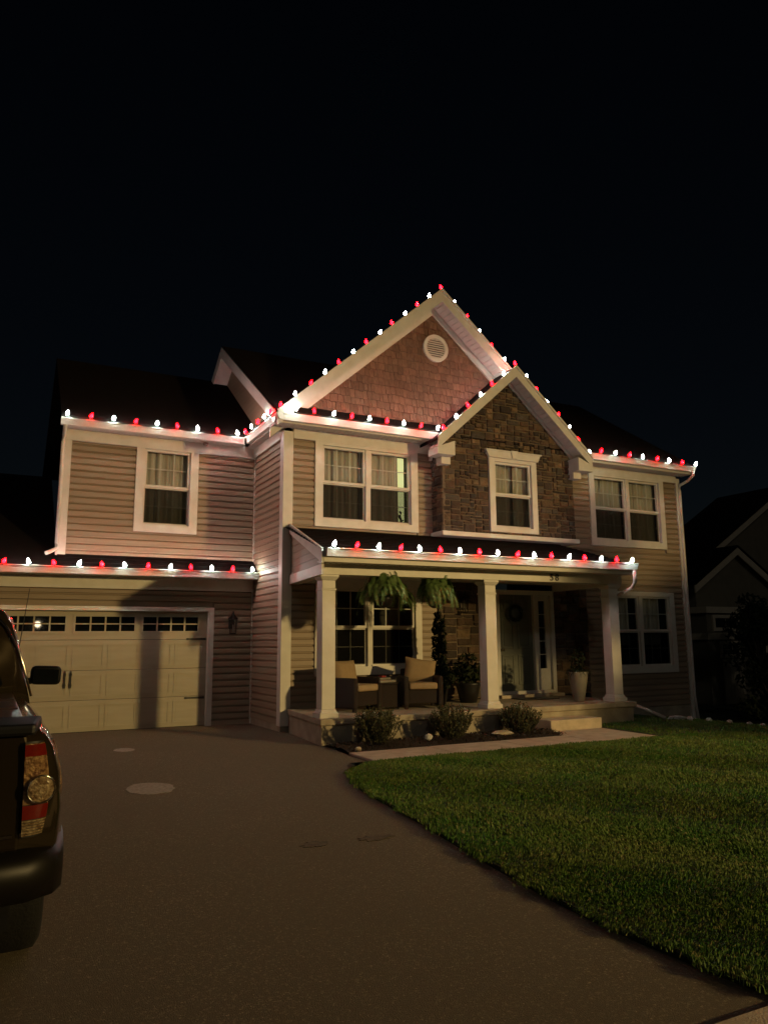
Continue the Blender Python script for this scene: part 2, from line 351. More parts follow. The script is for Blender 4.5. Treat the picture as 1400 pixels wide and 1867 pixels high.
def wall_with_siding(frame, u0, u1, z0, z1, openings, label=None):
    mb = MB(); ph = sorted({z0, z1}|{q for o_ in openings for q in (o_[2], o_[3]) if z0 < q < z1})
    for a, b in zip(ph, ph[1:]):
        for s, t in segs(u0, u1, a, b, openings): frame.rect(mb, s, t, a, b, -.06, -.014)
    wl = mb.build('siding_wall', SIDING, house, label=label)
    siding(wl, frame, u0, u1, z0, z1, openings); return wl
def ring(mb, fr, u0, u1, z0, z1, w, o0, o1, wt=None, wb=None):
    wt = wt or w; wb = wb or w
    fr.rect(mb, u0, u0+w, z0, z1, o0, o1); fr.rect(mb, u1-w, u1, z0, z1, o0, o1)
    fr.rect(mb, u0+w, u1-w, z1-wt, z1, o0, o1); fr.rect(mb, u0+w, u1-w, z0, z0+wb, o0, o1)
SCREEN = glassmat('insect_screen', (.62, .62, .62), (.05, .05, .05), .6)
def curtain(fr, win, u0, u1, z0, z1, o, seed):
    mb = MB(); n = max(8, int((u1-u0)*46)); r2 = random.Random(seed); ph = r2.uniform(0, 6); k = r2.uniform(38, 52)
    for i in range(n+1):
        u = u0+(u1-u0)*i/n; d = .018*math.sin(k*u+ph)+.010*math.sin(1.7*k*u)
        mb.v += [fr.P(u, o+d, z0), fr.P(u+.01*math.sin(u*9), o+d*.8, z1)]
    mb.f = [(2*i, 2*i+2, 2*i+3, 2*i+1) for i in range(n)]
    mb.build('curtain', CURT, win, smooth=True)
def window(fr, u0, u1, z0, z1, cw, units, ct=None, cb=None, style='full', grid=(3, 2), lit=None, label=None, seed=1, base=None):
    """casing u0..u1 x z0..z1 of width cw; units side by side, each an upper and a lower sash"""
    ct = ct or cw; cb = cb or cw
    mb = MB(); ring(mb, fr, u0, u1, z0, z1, cw, -.05, .055, ct, cb)
    iu0, iu1, iz0, iz1 = u0+cw, u1-cw, z0+cb, z1-ct; mull = .085; uw = (iu1-iu0-mull*(units-1))/units
    for k in range(1, units): a = iu0+k*uw+(k-1)*mull; fr.rect(mb, a, a+mull, iz0, iz1, -.05, .035)
    ob = mb.build('window', TRIM, house, label=label)
    zm = (iz0+iz1)/2
    for k in range(units):
        a = iu0+k*(uw+mull); b = a+uw
        for up in (0, 1):
            s0, s1 = (zm-.012, iz1) if up else (iz0, zm+.028)
            o0, o1 = (-.045, .012) if up else (-.05, -.02)
            if not up: s1 = zm-.014
            mb = MB(); ring(mb, fr, a+.002, b-.002, s0, s1, .042, o0, o1, None if up else .03, .046 if up else .05); mb.build('sash', TRIM, ob)
            g0, g1, h0, h1 = a+.044, b-.044, s0+.046, s1-(.042 if up else .03)
            mb = MB(); fr.rect(mb, g0, g1, h0, h1, o0+.018, o0+.024); mb.build('pane', GLASS, ob)
            for q in range(1, grid[0]):
                u = g0+(g1-g0)*q/grid[0]; mb = MB(); fr.rect(mb, u-.009, u+.009, h0, h1, o0+.006, o0+.016); mb.build('muntin', TRIM, ob)
            for q in range(1, grid[1]):
                z = h0+(h1-h0)*q/grid[1]; mb = MB(); fr.rect(mb, g0, g1, z-.009, z+.009, o0-.003, o0+.0055); mb.build('muntin', TRIM, ob)
            if not up:
                mb = MB(); fr.rect(mb, g0-.01, g1+.01, h0-.01, h1+.01, -.012, -.010); mb.build('insect_screen', SCREEN, ob)
        mb = MB(); fr.rect(mb, a-.02, b+.02, iz0-.02, iz1+.02, -.6, -.58)
        for aa, bb, cc, dd in ((a-.03, a-.02, iz0-.02, iz1+.02), (b+.02, b+.03, iz0-.02, iz1+.02), (a-.03, b+.03, iz0-.03, iz0-.02), (a-.03, b+.03, iz1+.02, iz1+.03)):
            fr.rect(mb, aa, bb, cc, dd, -.58, -.06)
        mb.build('room_recess', ROOM, ob)
        if style == 'full': curtain(fr, ob, a, b-(lit[1] if lit and k == lit[0] else 0), iz0, iz1, -.13, seed+k)
        elif style == 'sides':
            curtain(fr, ob, a, a+uw*.36, iz0, iz1, -.13, seed+k); curtain(fr, ob, b-uw*.38, b, iz0, iz1, -.13, seed+k+7)
            curtain(fr, ob, a, b, iz0, iz1, -.22, seed+k+17)
        elif style == 'half': curtain(fr, ob, a, b-uw*.2, iz0+(iz1-iz0)*.3, iz1, -.13, seed+k)
        if lit and k == lit[0]:
            mb = MB(); fr.rect(mb, b-lit[1]-.05, b+.018, iz0+.0, iz1, -.30, -.28); mb.build('lit_room_wall', LITROOM, ob)
    return ob

# --- left wing over the garage, garage wall, side wall
W1 = (2.17, 3.31, 3.49, 5.09)
wall_with_siding(FA, .95, XS, 3.0, 5.06, [W1])
window(FA, *W1, .15, 1, ct=.05, cb=.14, style='full', seed=3, label='white double-hung window over the garage')
GD = (-1.2, 3.69, -.05, 2.13)
wall_with_siding(FA, -2.0, XS, .0, 2.45, [GD])
wall_with_siding(FS, YB, YA, .12, 5.1, [])
MB().box(XS-.02, XS+.2, YB+.02, YA, -.3, .12).build('foundation', SLABC, house)
def corner(x, y, z0, z1, w=.13, n=.05, flipx=-1):
    mb = MB(); FrF = Frame((0, y), (1, 0), (0, -1))
    FrF.rect(mb, x, x+w, z0, z1, 0, n)                       # front face board
    mb.prism([(x-n, y-n, z0), (x, y-n, z0), (x, y+w, z0), (x-n, y+w, z0)], (0, 0, z1-z0)); mb.build('corner_board', TRIM, house)
corner(XS, YB, .1, 5.2); corner(.95, YA, 3.0, 5.2, .11)
FB.rect(mb := MB(), XR-.13, XR, -.5, 5.2, 0, .05); mb.build('corner_board', TRIM, house)
FS.rect(mb := MB(), YA-.05, YA-.008, .0, 5.1, .0, .04); mb.build('corner_channel', TRIM, house)

# --- main front wall
W2 = (5.0, 7.12, 3.52, 5.08); W3 = (11.42, 13.65, 3.5, 5.1); W4 = (5.02, 7.16, .9, 2.5); W5 = (11.7, 13.75, .76, 2.52)
wall_with_siding(FB, XS+.13, 7.46, 3.42, 5.1, [W2]); wall_with_siding(FB, 10.66, XR-.13, 3.42, 5.1, [W3])
wall_with_siding(FB, XS+.13, 7.5, .38, 2.68, [W4])
wall_with_siding(FB, 11.2, XR-.13, .05, 2.68, [W5]); wall_with_siding(FB, 10.4, XR-.13, 2.68, 3.42, [])
MB().box(10.4, XR-.02, YB+.004, YB+.3, -.9, .05).build('foundation', SLABC, house)
MB().box(XR-.05, XR, YB+.03, 19.3, -.9, 5.3).build('end_wall', SIDING, house)
window(FB, *W2, .15, 2, ct=.06, cb=.14, style='full', seed=11, lit=(1, .2), label='wide double window above the porch with a lit gap at the curtain')
window(FB, *W3, .14, 2, ct=.06, cb=.14, style='full', seed=21, label='wide double window upper right')
window(FB, *W4, .13, 2, ct=.08, cb=.15, style='none', seed=31, label='wide double window behind the porch chairs')
window(FB, *W5, .14, 2, ct=.1, cb=.15, style='half', seed=41, label='dim double window lower right beside the porch')
# friezes under the soffits
for fr, a, b, z0, z1 in ((FA, .95, XS-.03, 5.05, 5.28), (FB, XS+.131, 7.42, 5.08, 5.28), (FB, 10.7, XR-.131, 5.09, 5.28), (FA, -2.0, XS-.03, 2.44, 2.68), (FB, XS+.16, 7.45, 2.5, 2.665)):
    fr.rect(mb := MB(), a, b, z0, z1, -.03, .06); mb.build('frieze_board', TRIM, house)
FS.rect(mb := MB(), YB+.14, YA-.06, 5.08, 5.28, -.03, .055); mb.build('frieze_board', TRIM, house)

# --- gutters, fascias, soffits
def gutter(x0, x1, y, z, name='gutter'):
    """ogee gutter along x, its lip at y-.12, top z"""
    MB().prism([(x0, y, z), (x0, y-.115, z), (x0, y-.12, z-.012), (x0, y-.105, z-.035), (x0, y-.085, z-.075), (x0, y-.07, z-.115), (x0, y, z-.115)], (x1-x0, 0, 0)).build(name, GUTTER, house)
    MB().box(x0, x1, y-.126, y-.112, z-.004, z+.004).build('gutter_lip', GUTTER, house)
def gutter_y(x, y0, y1, z):
    MB().prism([(x, y0, z), (x-.115, y0, z), (x-.12, y0, z-.012), (x-.105, y0, z-.035), (x-.085, y0, z-.075), (x-.07, y0, z-.115), (x, y0, z-.115)], (0, y1-y0, 0)).build('gutter', GUTTER, house)
def soffit_x(x0, x1, y0, y1, z, pitch=.1):
    so_ = MB().box(x0, x1, y0, y1, z, z+.02).build('soffit', SOFFIT, house)
    x = x0+.02; mb = MB()
    while x < x1-.03: mb.box(x, x+pitch*.42, y0+.02, y1-.02, z-.012, z-.001); x += pitch
    structure(mb.build('soffit_ribs', SOFFIT, so_), 'stuff')
GZ = 5.40
gutter(.84, 4.11, 13.97, GZ-.03); soffit_x(.9, 4.15, 13.98, 14.17, 5.265); MB().box(.9, 4.14, 13.972, 13.995, 5.255, 5.39).build('fascia', TRIM, house)
gutter(4.24, 7.40, 12.16, GZ); soffit_x(4.2, 7.42, 12.17, 12.47, 5.265); MB().box(4.2, 7.4, 12.162, 12.18, 5.255, 5.41).build('fascia', TRIM, house)
gutter(10.95, 14.32, 12.16, GZ+.02); soffit_x(10.7, 14.3, 12.17, 12.47, 5.265); MB().box(10.9, 14.31, 12.162, 12.18, 5.255, 5.42).build('fascia', TRIM, house)
gutter_y(4.235, 12.04, 13.93, GZ-.004); MB().box(4.238, 4.256, 12.19, 13.96, 5.255, 5.405).build('fascia', TRIM, house)
so_ = MB().box(4.26, 4.44, 12.49, 14.16, 5.268, 5.288).build('soffit', SOFFIT, house); mb = MB(); y = 12.5
while y < 14.1: mb.box(4.27, 4.41, y, y+.045, 5.255, 5.266); y += .1
structure(mb.build('soffit_ribs', SOFFIT, so_), 'stuff')
# --- roofs
def roof_slab(pts, th=.06, name='roof', m=ROOF): return MB().prism([Vector(p) for p in pts], (0, 0, th)).build(name, m, house)
def shingle_courses(roof, x0, x1, y0, z0, y1, z1, n, xs0=0, xs1=0):
    for k in range(n):
        a, b = k/n, (k+1)/n; ya, yb_ = y0+(y1-y0)*a, y0+(y1-y0)*b+.02; za, zb = z0+(z1-z0)*a, z0+(z1-z0)*b
        xa = x0+xs0*a; xb = x1+xs1*a
        MB().prism([(xa, ya, za+.004), (xa, yb_, zb+.002), (xa, yb_, zb+.006), (xa, ya, za+.018)], (xb-xa, 0, 0)).build('shingle_course', ROOF, roof)
roof_slab([(4.15, 12.1, 5.38), (14.36, 12.1, 5.38), (14.36, 15.9, 7.92), (4.15, 15.9, 7.92)])          # main front slope
roof_slab([(4.15, 15.9, 7.92), (14.36, 15.9, 7.92), (14.36, 19.7, 5.38), (4.15, 19.7, 5.38)])
roof_slab([(.85, 13.9, 5.36), (4.6, 13.9, 5.36), (4.6, 16.7, 7.36), (.85, 16.7, 7.36)])              # wing
roof_slab([(.85, 16.7, 7.36), (4.6, 16.7, 7.36), (4.6, 19.5, 5.36), (.85, 19.5, 5.36)])
# left gable end of the main roof: wall and rake boards
MB().prism([(4.46, 12.3, 5.3), (4.46, 15.9, 7.8), (4.46, 19.5, 5.3)], (.05, 0, 0)).build('gable_wall', SIDING, house)
for s in (1, -1):
    y0 = 15.9-3.8*s; P0 = Vector((4.13, y0, 5.36)); P1 = Vector((4.13, 15.9, 7.90))
    MB().prism([P0+Vector((0, 0, .05)), P1+Vector((0, 0, .05)), P1-Vector((0, 0, .2)), P0-Vector((0, -.1*s, .12))], (.025, 0, 0)).build('rake_board', TRIM, house)
    MB().prism([P0+Vector((.03, .1*s, -.02)), P1+Vector((.03, 0, -.16)), P1+Vector((.03, 0, -.13)), P0+Vector((.03, .1*s, 0.01))], (.30, 0, 0)).build('rake_soffit', SOFFIT, house)
# garage roof and pent roof across the garage front
gr = roof_slab([(-2.3, 13.86, 2.73), (.93, 13.86, 2.73), (.93, 17.2, 4.9), (-2.3, 17.2, 4.9)])
pr = roof_slab([(.93, 13.86, 2.73), (XS-.03, 13.86, 2.73), (XS-.03, 14.17, 3.0), (.93, 14.17, 3.0)], .03)
shingle_courses(pr, .93, XS-.032, 13.85, 2.765, 14.17, 3.03, 3)
gutter(-2.3, 4.45, 13.87, 2.77); soffit_x(-2.3, 4.42, 13.88, 14.14, 2.66); MB().box(-2.3, 4.42, 13.872, 13.885, 2.645, 2.765).build('fascia', TRIM, house)

# --- front gable with shakes
GP = (7.52, 8.32); GSL = .872
gw = FB.slab(MB(), [(4.6, 5.3), (10.5, 5.3), (7.54, 8.1)], -.1, -.02).build('gable_wall', BRONZE, house)
roof_slab([(4.12, 12.08, 5.38), (GP[0], 12.08, GP[1]), (GP[0], 19.6, GP[1]), (4.12, 19.6, 5.38)], .05)
roof_slab([(GP[0], 12.08, GP[1]), (10.96, 12.08, 5.38), (10.96, 19.6, 5.38), (GP[0], 19.6, GP[1])], .05)
rows = []
z = 5.42; row = 0
while z < 8.0:
    u = 4.6-rnd.uniform(0, .1)
    while u < 10.4:
        wd = rnd.choice((.07, .085, .1, .115, .13, .16)); dz = rnd.choice((0, 0, .006, -.016, .014))
        poly = [(u+.004, z+dz), (u+wd-.004, z+dz), (u+wd-.004, z+.165), (u+.004, z+.165)]
        for sgn in (-1, 1): poly = clip(poly, GSL*sgn, 1, GP[1]-.30+GSL*sgn*GP[0])
        # hidden behind the stone gable on the right
        if len(poly) >= 3 and area(poly) > .0006 and not (u > 9.3 and z < 6.4): rows.append((area(poly), poly, z+dz))
        u += wd
    z += .152; row += 1
rows.sort(key=lambda t: -t[0]); rest = MB()
for i, (ar, poly, zb) in enumerate(rows):
    e = rnd.uniform(0, .006)
    mb = MB() if i < 300 else rest
    n = len(poly)
    out = [FB.P(u, .032+e-.03*(z-zb)/.165, z) for u, z in poly]; bk = [FB.P(u, -.03, z) for u, z in poly]
    mb.add(bk+out, [tuple(range(n)), tuple(range(n, 2*n))]+[(k, (k+1) % n, n+(k+1) % n, n+k) for k in range(n)])
    if i < 300: mb.build('shake', SHAKE, gw)
structure(rest.build('shakes', SHAKE, gw), 'stuff')
def rake(px, pz, sl, x_end, y_front, y_wall, side, w=.2, fr_w=.13, ext=0):
    """rake fascia, sloping soffit and frieze on one side of a gable; side -1 left, +1 right"""
    zf = lambda x, off: pz-sl*abs(x-px)-off
    xe = x_end
    MB().prism([(px, y_front, zf(px, -.06)), (xe, y_front, zf(xe, -.06)), (xe, y_front, zf(xe, w)), (px, y_front, zf(px, w))], (0, .025, 0)).build('rake_board', TRIM, house)
    MB().prism([(px, y_front-.022, zf(px, -.075)), (xe, y_front-.022, zf(xe, -.075)), (xe, y_front-.022, zf(xe, -.02)), (px, y_front-.022, zf(px, -.02))], (0, .02, 0)).build('rake_moulding', TRIM, house)
    so_ = MB().prism([(px, y_front+.027, zf(px, w-.05)), (xe, y_front+.027, zf(xe, w-.05)), (xe, y_front+.027, zf(xe, w-.07)), (px, y_front+.027, zf(px, w-.07))], (0, y_wall-y_front-.03, 0)).build('rake_soffit', SOFFIT, house)
    mb = MB(); n = int(abs(xe-px)/.085)
    for k in range(1, n):
        x = px+(xe-px)*k/n; d = .02
        mb.prism([(x-d, y_front+.06, zf(x-d, w-.048)), (x+d, y_front+.06, zf(x+d, w-.048)), (x+d, y_front+.06, zf(x+d, w-.03)), (x-d, y_front+.06, zf(x-d, w-.03))], (0, y_wall-y_front-.14, 0))
    structure(mb.build('soffit_ribs', SOFFIT, so_), 'stuff')
    MB().prism([(px, y_wall-.045, zf(px, w-.03)), (xe, y_wall-.045, zf(xe, w-.03)), (xe, y_wall-.045, zf(xe, w+fr_w)), (px, y_wall-.045, zf(px, w+fr_w))], (0, .04, 0)).build('rake_frieze', TRIM, house)
rake(*GP, GSL, 4.14, 12.06, 12.48, -1); rake(*GP, GSL, 9.9, 12.06, 12.48, 1)
# low pent strip of shingles at the gable foot
pz = roof_slab([(4.3, 12.14, 5.405), (7.5, 12.14, 5.405), (7.5, 12.47, 5.5), (4.3, 12.47, 5.5)], .02); shingle_courses(pz, 4.45, 7.4, 12.13, 5.43, 12.47, 5.53, 2)
# round louvred vent
vc = (7.58, 7.29)
vt = MB(); n = 28
for k in range(n):
    a, b = 2*math.pi*k/n, 2*math.pi*(k+1)/n
    vt.prism([FB.P(vc[0]+r_*math.cos(t), .02, vc[1]+r_*math.sin(t)) for r_, t in ((.21, a), (.285, a), (.285, b), (.21, b))], (0, -.045, 0))
vt = vt.build('gable_vent', TRIM, house)
for k in range(9):
    z = vc[1]-.185+.046*k; hw = math.sqrt(max(.215**2-(z-vc[1])**2, .001))
    MB().add([FB.P(vc[0]-hw, .05, z-.012), FB.P(vc[0]+hw, .05, z-.012), FB.P(vc[0]+hw, .03, z+.02), FB.P(vc[0]-hw, .03, z+.02), FB.P(vc[0]-hw, .044, z-.016), FB.P(vc[0]+hw, .044, z-.016), FB.P(vc[0]+hw, .024, z+.016), FB.P(vc[0]-hw, .024, z+.016)],
             [(0, 1, 2, 3), (4, 7, 6, 5), (0, 4, 5, 1), (1, 5, 6, 2), (2, 6, 7, 3), (3, 7, 4, 0)]).build('louvre', TRIM, vt)
MB().lathe([(.21, 0), (.21, .003)], n=24).build('vent_backing', IRON, vt, loc=(0, 0, 0)).matrix_basis = Matrix.Translation((vc[0], 12.478, vc[1])) @ Matrix.Rotation(math.pi/2, 4, 'X')

# --- stone veneer
def stonework(frame, u0, u1, z0, z1, openings, gable=None, cell=.055, seed=5, label=None):
    """coursed rubble: greedy packing of random blocks on a grid; each block its own object on a mortar bed"""
    r = random.Random(seed); nu, nz = int(round((u1-u0)/cell)), int(round((z1-z0)/cell)); cu, cz = (u1-u0)/nu, (z1-z0)/nz
    occ = [[False]*nu for _ in range(nz)]
    for a, b, c, d in openings:
        for j in range(nz):
            for i in range(nu):
                x, z = u0+(i+.5)*cu, z0+(j+.5)*cz
                if a < x < b and c < z < d: occ[j][i] = True
    poly = [(u0, z0), (u1, z0), (u1, z1), (u0, z1)]
    if gable:
        px, pzz, sl = gable
        for s in (-1, 1): poly = clip(poly, sl*s, 1, pzz+sl*s*px)
    mb = MB()
    if not openings: frame.slab(mb, poly, -.05, .004)
    else:
        ph = sorted({z0, z1}|{q for o_ in openings for q in (o_[2], o_[3]) if z0 < q < z1})
        for a, b in zip(ph, ph[1:]):
            for s_, t_ in segs(u0, u1, a, b, openings):
                q = [(s_, a), (t_, a), (t_, b), (s_, b)]
                if gable:
                    for s in (-1, 1): q = clip(q, sl*s, 1, pzz+sl*s*px)
                if len(q) > 2: frame.slab(mb, q, -.05, .004)
    wl = mb.build('stone_wall', MORTAR, house, label=label)
    for j in range(nz):
        for i in range(nu):
            if occ[j][i]: continue
            w_ = r.choice((2, 3, 3, 4, 4, 5, 6)); h_ = r.choice((1, 2, 2, 2)) if w_ < 4 else r.choice((1, 2, 2, 3))
            w2 = 0
            while w2 < w_ and i+w2 < nu and not occ[j][i+w2]: w2 += 1
            if i+w2 < nu and not occ[j][i+w2] and (i+w2+1 >= nu or occ[j][i+w2+1]): w2 += 1
            h2 = 1
            while h2 < h_ and j+h2 < nz and not any(occ[j+h2][i+k] for k in range(w2)): h2 += 1
            h2 = min(h2, max(1, w2))
            for jj in range(h2):
                for k in range(w2): occ[j+jj][i+k] = True
            h2 = min(h2, max(1, w2)); g = .011
            a, b, c, d = u0+i*cu+g, u0+(i+w2)*cu-g, z0+j*cz+g, z0+(j+h2)*cz-g
            jt = lambda: r.uniform(-.007, .007)
            q = [(a+jt(), c+jt()), ((a+b)/2, c+jt()), (b+jt(), c+jt()), (b+jt(), d+jt()), ((a+b)/2, d+jt()), (a+jt(), d+jt())]
            if gable:
                for s in (-1, 1): q = clip(q, sl*s, 1, pzz-.01+sl*s*px)
            if len(q) < 3 or area(q) < .001: continue
            cx = sum(p[0] for p in q)/len(q); cy = sum(p[1] for p in q)/len(q); dpt = r.uniform(.022, .045); n = len(q)
            sh = lambda p, f: (cx+(p[0]-cx)*f, cy+(p[1]-cy)*f)
            v = [frame.P(p[0], .0, p[1]) for p in q]+[frame.P(*(lambda e: (e[0], dpt*.72, e[1]))(sh(p, .97))) for p in q]
            v += [frame.P(*(lambda e: (e[0], dpt+r.uniform(-.006, .006), e[1]))(sh(p, .82))) for p in q]+[frame.P(cx+jt(), dpt+.006, cy+jt())]
            f = [(k, (k+1) % n, n+(k+1) % n, n+k) for k in range(n)]+[(n+k, n+(k+1) % n, 2*n+(k+1) % n, 2*n+k) for k in range(n)]+[(2*n+k, 2*n+(k+1) % n, 3*n) for k in range(n)]
            MB().add(v, f).build('stone', r.choice(STONES+STONES[:2]), wl)
    return wl
YS = 12.12; FT = Frame((0, YS), (1, 0), (0, -1)); SP = (9.05, 6.88); SSL = .90
W6 = (8.52, 9.68, 3.58, 5.06)
stonework(FT, 7.46, 10.66, 3.53, 6.62, [(W6[0], W6[1], W6[2], 5.18)], gable=(SP[0], SP[1]-.24, SSL), seed=8, label='brown stone veneer on the projecting gable')
MB().box(7.46, 7.52, YS+.004, YB, 3.53, 5.35).build('bay_side', STONES[1], house); MB().box(10.6, 10.66, YS+.004, YB, 3.53, 5.35).build('bay_side', STONES[1], house)
FSL = Frame((7.46, 0), (0, 1), (-1, 0)); stonework(FSL, YS-.03, YB-.01, 3.53, 5.2, [], seed=14)
MB().box(7.40, 10.70, 12.03, YB-.02, 3.44, 3.53).build('stone_ledge', TRIM, house, bevel=.012)
w6 = window(FT, *W6, .13, 1, ct=.07, cb=.1, style='sides', seed=61, label='narrow white window in the stone gable')
mb = MB(); FT.slab(mb, [(8.5, 5.06), (9.70, 5.06), (9.76, 5.19), (8.44, 5.19)], .0, .1); mb.build('head_cap', TRIM, w6)
mb = MB(); FT.slab(mb, [(9.04, 5.07), (9.16, 5.07), (9.18, 5.225), (9.02, 5.225)], .1, .125); mb.build('keystone', TRIM, w6)
mb = MB(); FT.rect(mb, 8.42, 9.78, 5.19, 5.215, .0, .12); mb.build('head_cap', TRIM, w6)
rake(*SP, SSL, 7.19, 11.78, YS-.0, -1, w=.17, fr_w=.06); rake(*SP, SSL, 10.93, 11.78, YS-.0, 1, w=.17, fr_w=.06)
roof_slab([(7.17, 11.8, SP[1]-SSL*1.89), (SP[0], 11.8, SP[1]), (SP[0], 14.6, SP[1]), (7.17, 14.6, SP[1]-SSL*1.89)], .05)
roof_slab([(SP[0], 11.8, SP[1]), (10.95, 11.8, SP[1]-SSL*1.89), (10.95, 14.6, SP[1]-SSL*1.89), (SP[0], 14.6, SP[1])], .05)
for s in (-1, 1):     # boxed returns at the feet of the stone gable
    x0 = SP[0]+s*1.88; x1 = SP[0]+s*1.50; zt = SP[1]-SSL*1.88-.16
    MB().prism([(x0, 11.775, zt-.1), (x1, 11.775, zt-.1), (x1, 11.775, zt+.18), (x0, 11.775, zt+.03)], (0, .35, 0)).build('eave_return', TRIM, house)
    MB().box(min(x1, x1+s*.2), max(x1, x1+s*.2), 11.95, 12.14, zt-.24, zt-.102).build('eave_return', TRIM, house)

# --- first floor stone around the entrance
stonework(FB, 7.5, 8.84, .40, 2.6, [], seed=22, cell=.075, label='brown stone wall left of the front door')
stonework(FB, 10.29, 11.2, .40, 2.6, [], seed=23, cell=.075, label='dark stone wall right of the front door')
FB.rect(mb := MB(), 7.45, 11.2, 2.6, 2.67, -.03, .03); mb.build('frieze_board', TRIM, house)
# --- front door with sidelight
mb = MB(); ring(mb, FB, 8.84, 10.29, .40, 2.48, .085, -.05, .05, .09, .1); FB.rect(mb, 9.77, 9.83, .5, 2.39, -.05, .04)
fd = mb.build('door_frame', TRIM, house)
mb = MB(); FB.rect(mb, 8.925, 9.77, .5, 2.39, -.06, -.02); dr = mb.build('front_door', DOORP, house, label='dark olive panelled front door')
for (a, b) in ((9.0, 9.3), (9.39, 9.69)):
    for (c, d) in ((.62, 1.2), (1.32, 1.95), (2.05, 2.3)):
        m1 = MB(); ring(m1, FB, a, b, c, d, .035, -.02, -.008); m1.build('panel_moulding', DOORP, dr, bevel=.004, seg=1)
        m1 = MB(); FB.rect(m1, a+.06, b-.06, c+.06, d-.06, -.02, -.01); m1.build('door_panel', DOORP, dr, bevel=.006, seg=1)
m1 = MB().lathe([(.03, 0), (.03, .008), (.012, .012), (.012, .045), (.03, .055), (.033, .07), (.024, .085), (.006, .09)], n=14).build('door_knob', CHROME, dr); m1.matrix_basis = Matrix.Translation((8.99, 12.52, 1.30)) @ Matrix.Rotation(math.pi/2, 4, 'X')
mb = MB(); ring(mb, FB, 9.835, 10.2, .5, 2.385, .10, -.05, -.01, .11, .42); sdl = mb.build('sidelight', TRIM, house)
FB.rect(m1 := MB(), 9.93, 10.105, .93, 2.27, -.04, -.034); m1.build('pane', GLASS, sdl); FB.rect(m1 := MB(), 9.9, 10.13, .9, 2.3, -.2, -.18); m1.build('dark_backing', ROOM, sdl)
for k in range(1, 5): FB.rect(m1 := MB(), 9.936, 10.1, .93+.268*k-.007, .93+.268*k+.007, -.032, -.02); m1.build('muntin', TRIM, sdl)
MB().box(8.8, 10.33, 12.28, 12.46, .382, .44).build('threshold', CONC, house)
# --- porch
XF, XBk = 4.37, 4.58                        # the porch end runs slightly out of square
slab_t = MB().prism([(XF-.03, 10.52, .29), (10.5, 10.52, .29), (10.5, YB-.02, .29), (XBk-.05, YB-.04, .29)], (0, 0, .09)).build('porch_floor', SLABC, house, bevel=.012)
MB().prism([(XF, 10.57, -.2), (10.45, 10.57, -.6), (10.45, YB-.03, -.6), (XBk-.03, YB-.05, -.2)], (0, 0, .49)).add([], []).build('porch_base', SLABC, house) if 0 else None
MB().prism([(XF, 10.57, -.5), (10.45, 10.57, -.5), (10.45, YB-.03, -.5), (XBk-.03, YB-.05, -.5)], (0, 0, .789)).build('porch_base', SLABC, house)
MB().box(8.2, 9.28, 10.12, 10.568, -.05, .195).build('front_step', CONC, house, bevel=.012)
def column(cx, cy=10.77):
    c = link('porch_column', None, house, (cx, cy, .38))
    def sq(w0, z0, w1, z1, nm, bev=.006):
        v = [(sx*w0, sy*w0, z0) for sx, sy in ((-1, -1), (1, -1), (1, 1), (-1, 1))]+[(sx*w1, sy*w1, z1) for sx, sy in ((-1, -1), (1, -1), (1, 1), (-1, 1))]
        MB().add(v, [(0, 3, 2, 1), (4, 5, 6, 7)]+[(i, (i+1) % 4, 4+(i+1) % 4, 4+i) for i in range(4)]).build(nm, TRIM, c, bevel=bev, loc=(cx, cy, .38))
    sq(.15, 0, .15, .07, 'plinth'); sq(.135, .071, .115, .12, 'base_moulding'); sq(.108, .121, .108, 1.88, 'shaft'); sq(.121, 1.88, .121, 1.905, 'neck_band')
    sq(.108, 1.906, .108, 2.03, 'neck'); sq(.115, 2.031, .15, 2.08, 'capital'); sq(.15, 2.081, .15, 2.115, 'abacus')
for cx in (4.52, 7.47, 10.22): column(cx)
bm_ = MB().prism([(XF+.02, 10.64, 2.5), (10.42, 10.64, 2.5), (10.42, 10.93, 2.5), (XF+.04, 10.93, 2.5)], (0, 0, .165)).build('porch_beam', TRIM, house)
MB().prism([(XF+.02, 10.932, 2.47), (XF+.17, 10.932, 2.47), (XBk+.13, YB-.02, 2.47), (XBk-.02, YB-.05, 2.47)], (0, 0, .195)).build('porch_beam', TRIM, house)
MB().box(10.28, 10.42, 10.932, YB-.03, 2.47, 2.665).build('porch_beam', TRIM, house)
MB().box(XF+.2, 10.28, 10.94, YB-.05, 2.60, 2.62).build('porch_ceiling', SOFFIT, house)
soffit_x(XF-.06, 10.40, 10.34, 10.63, 2.668); MB().prism([(XF-.08, 10.31, 2.655), (10.41, 10.31, 2.655), (10.41, 10.335, 2.655), (XF-.08, 10.335, 2.655)], (0, 0, .17)).build('fascia', TRIM, house)
gutter(4.30, 10.42, 10.305, 2.845)
ZW = 3.47
prf = roof_slab([(XF-.08, 10.33, 2.80), (10.42, 10.33, 2.80), (10.42, YB-.02, ZW-.03), (XBk-.02, YB-.02, ZW-.03)], .025)
shingle_courses(prf, XF-.1, 10.43, 10.30, 2.828, YB-.022, ZW, 13, .18, 0)
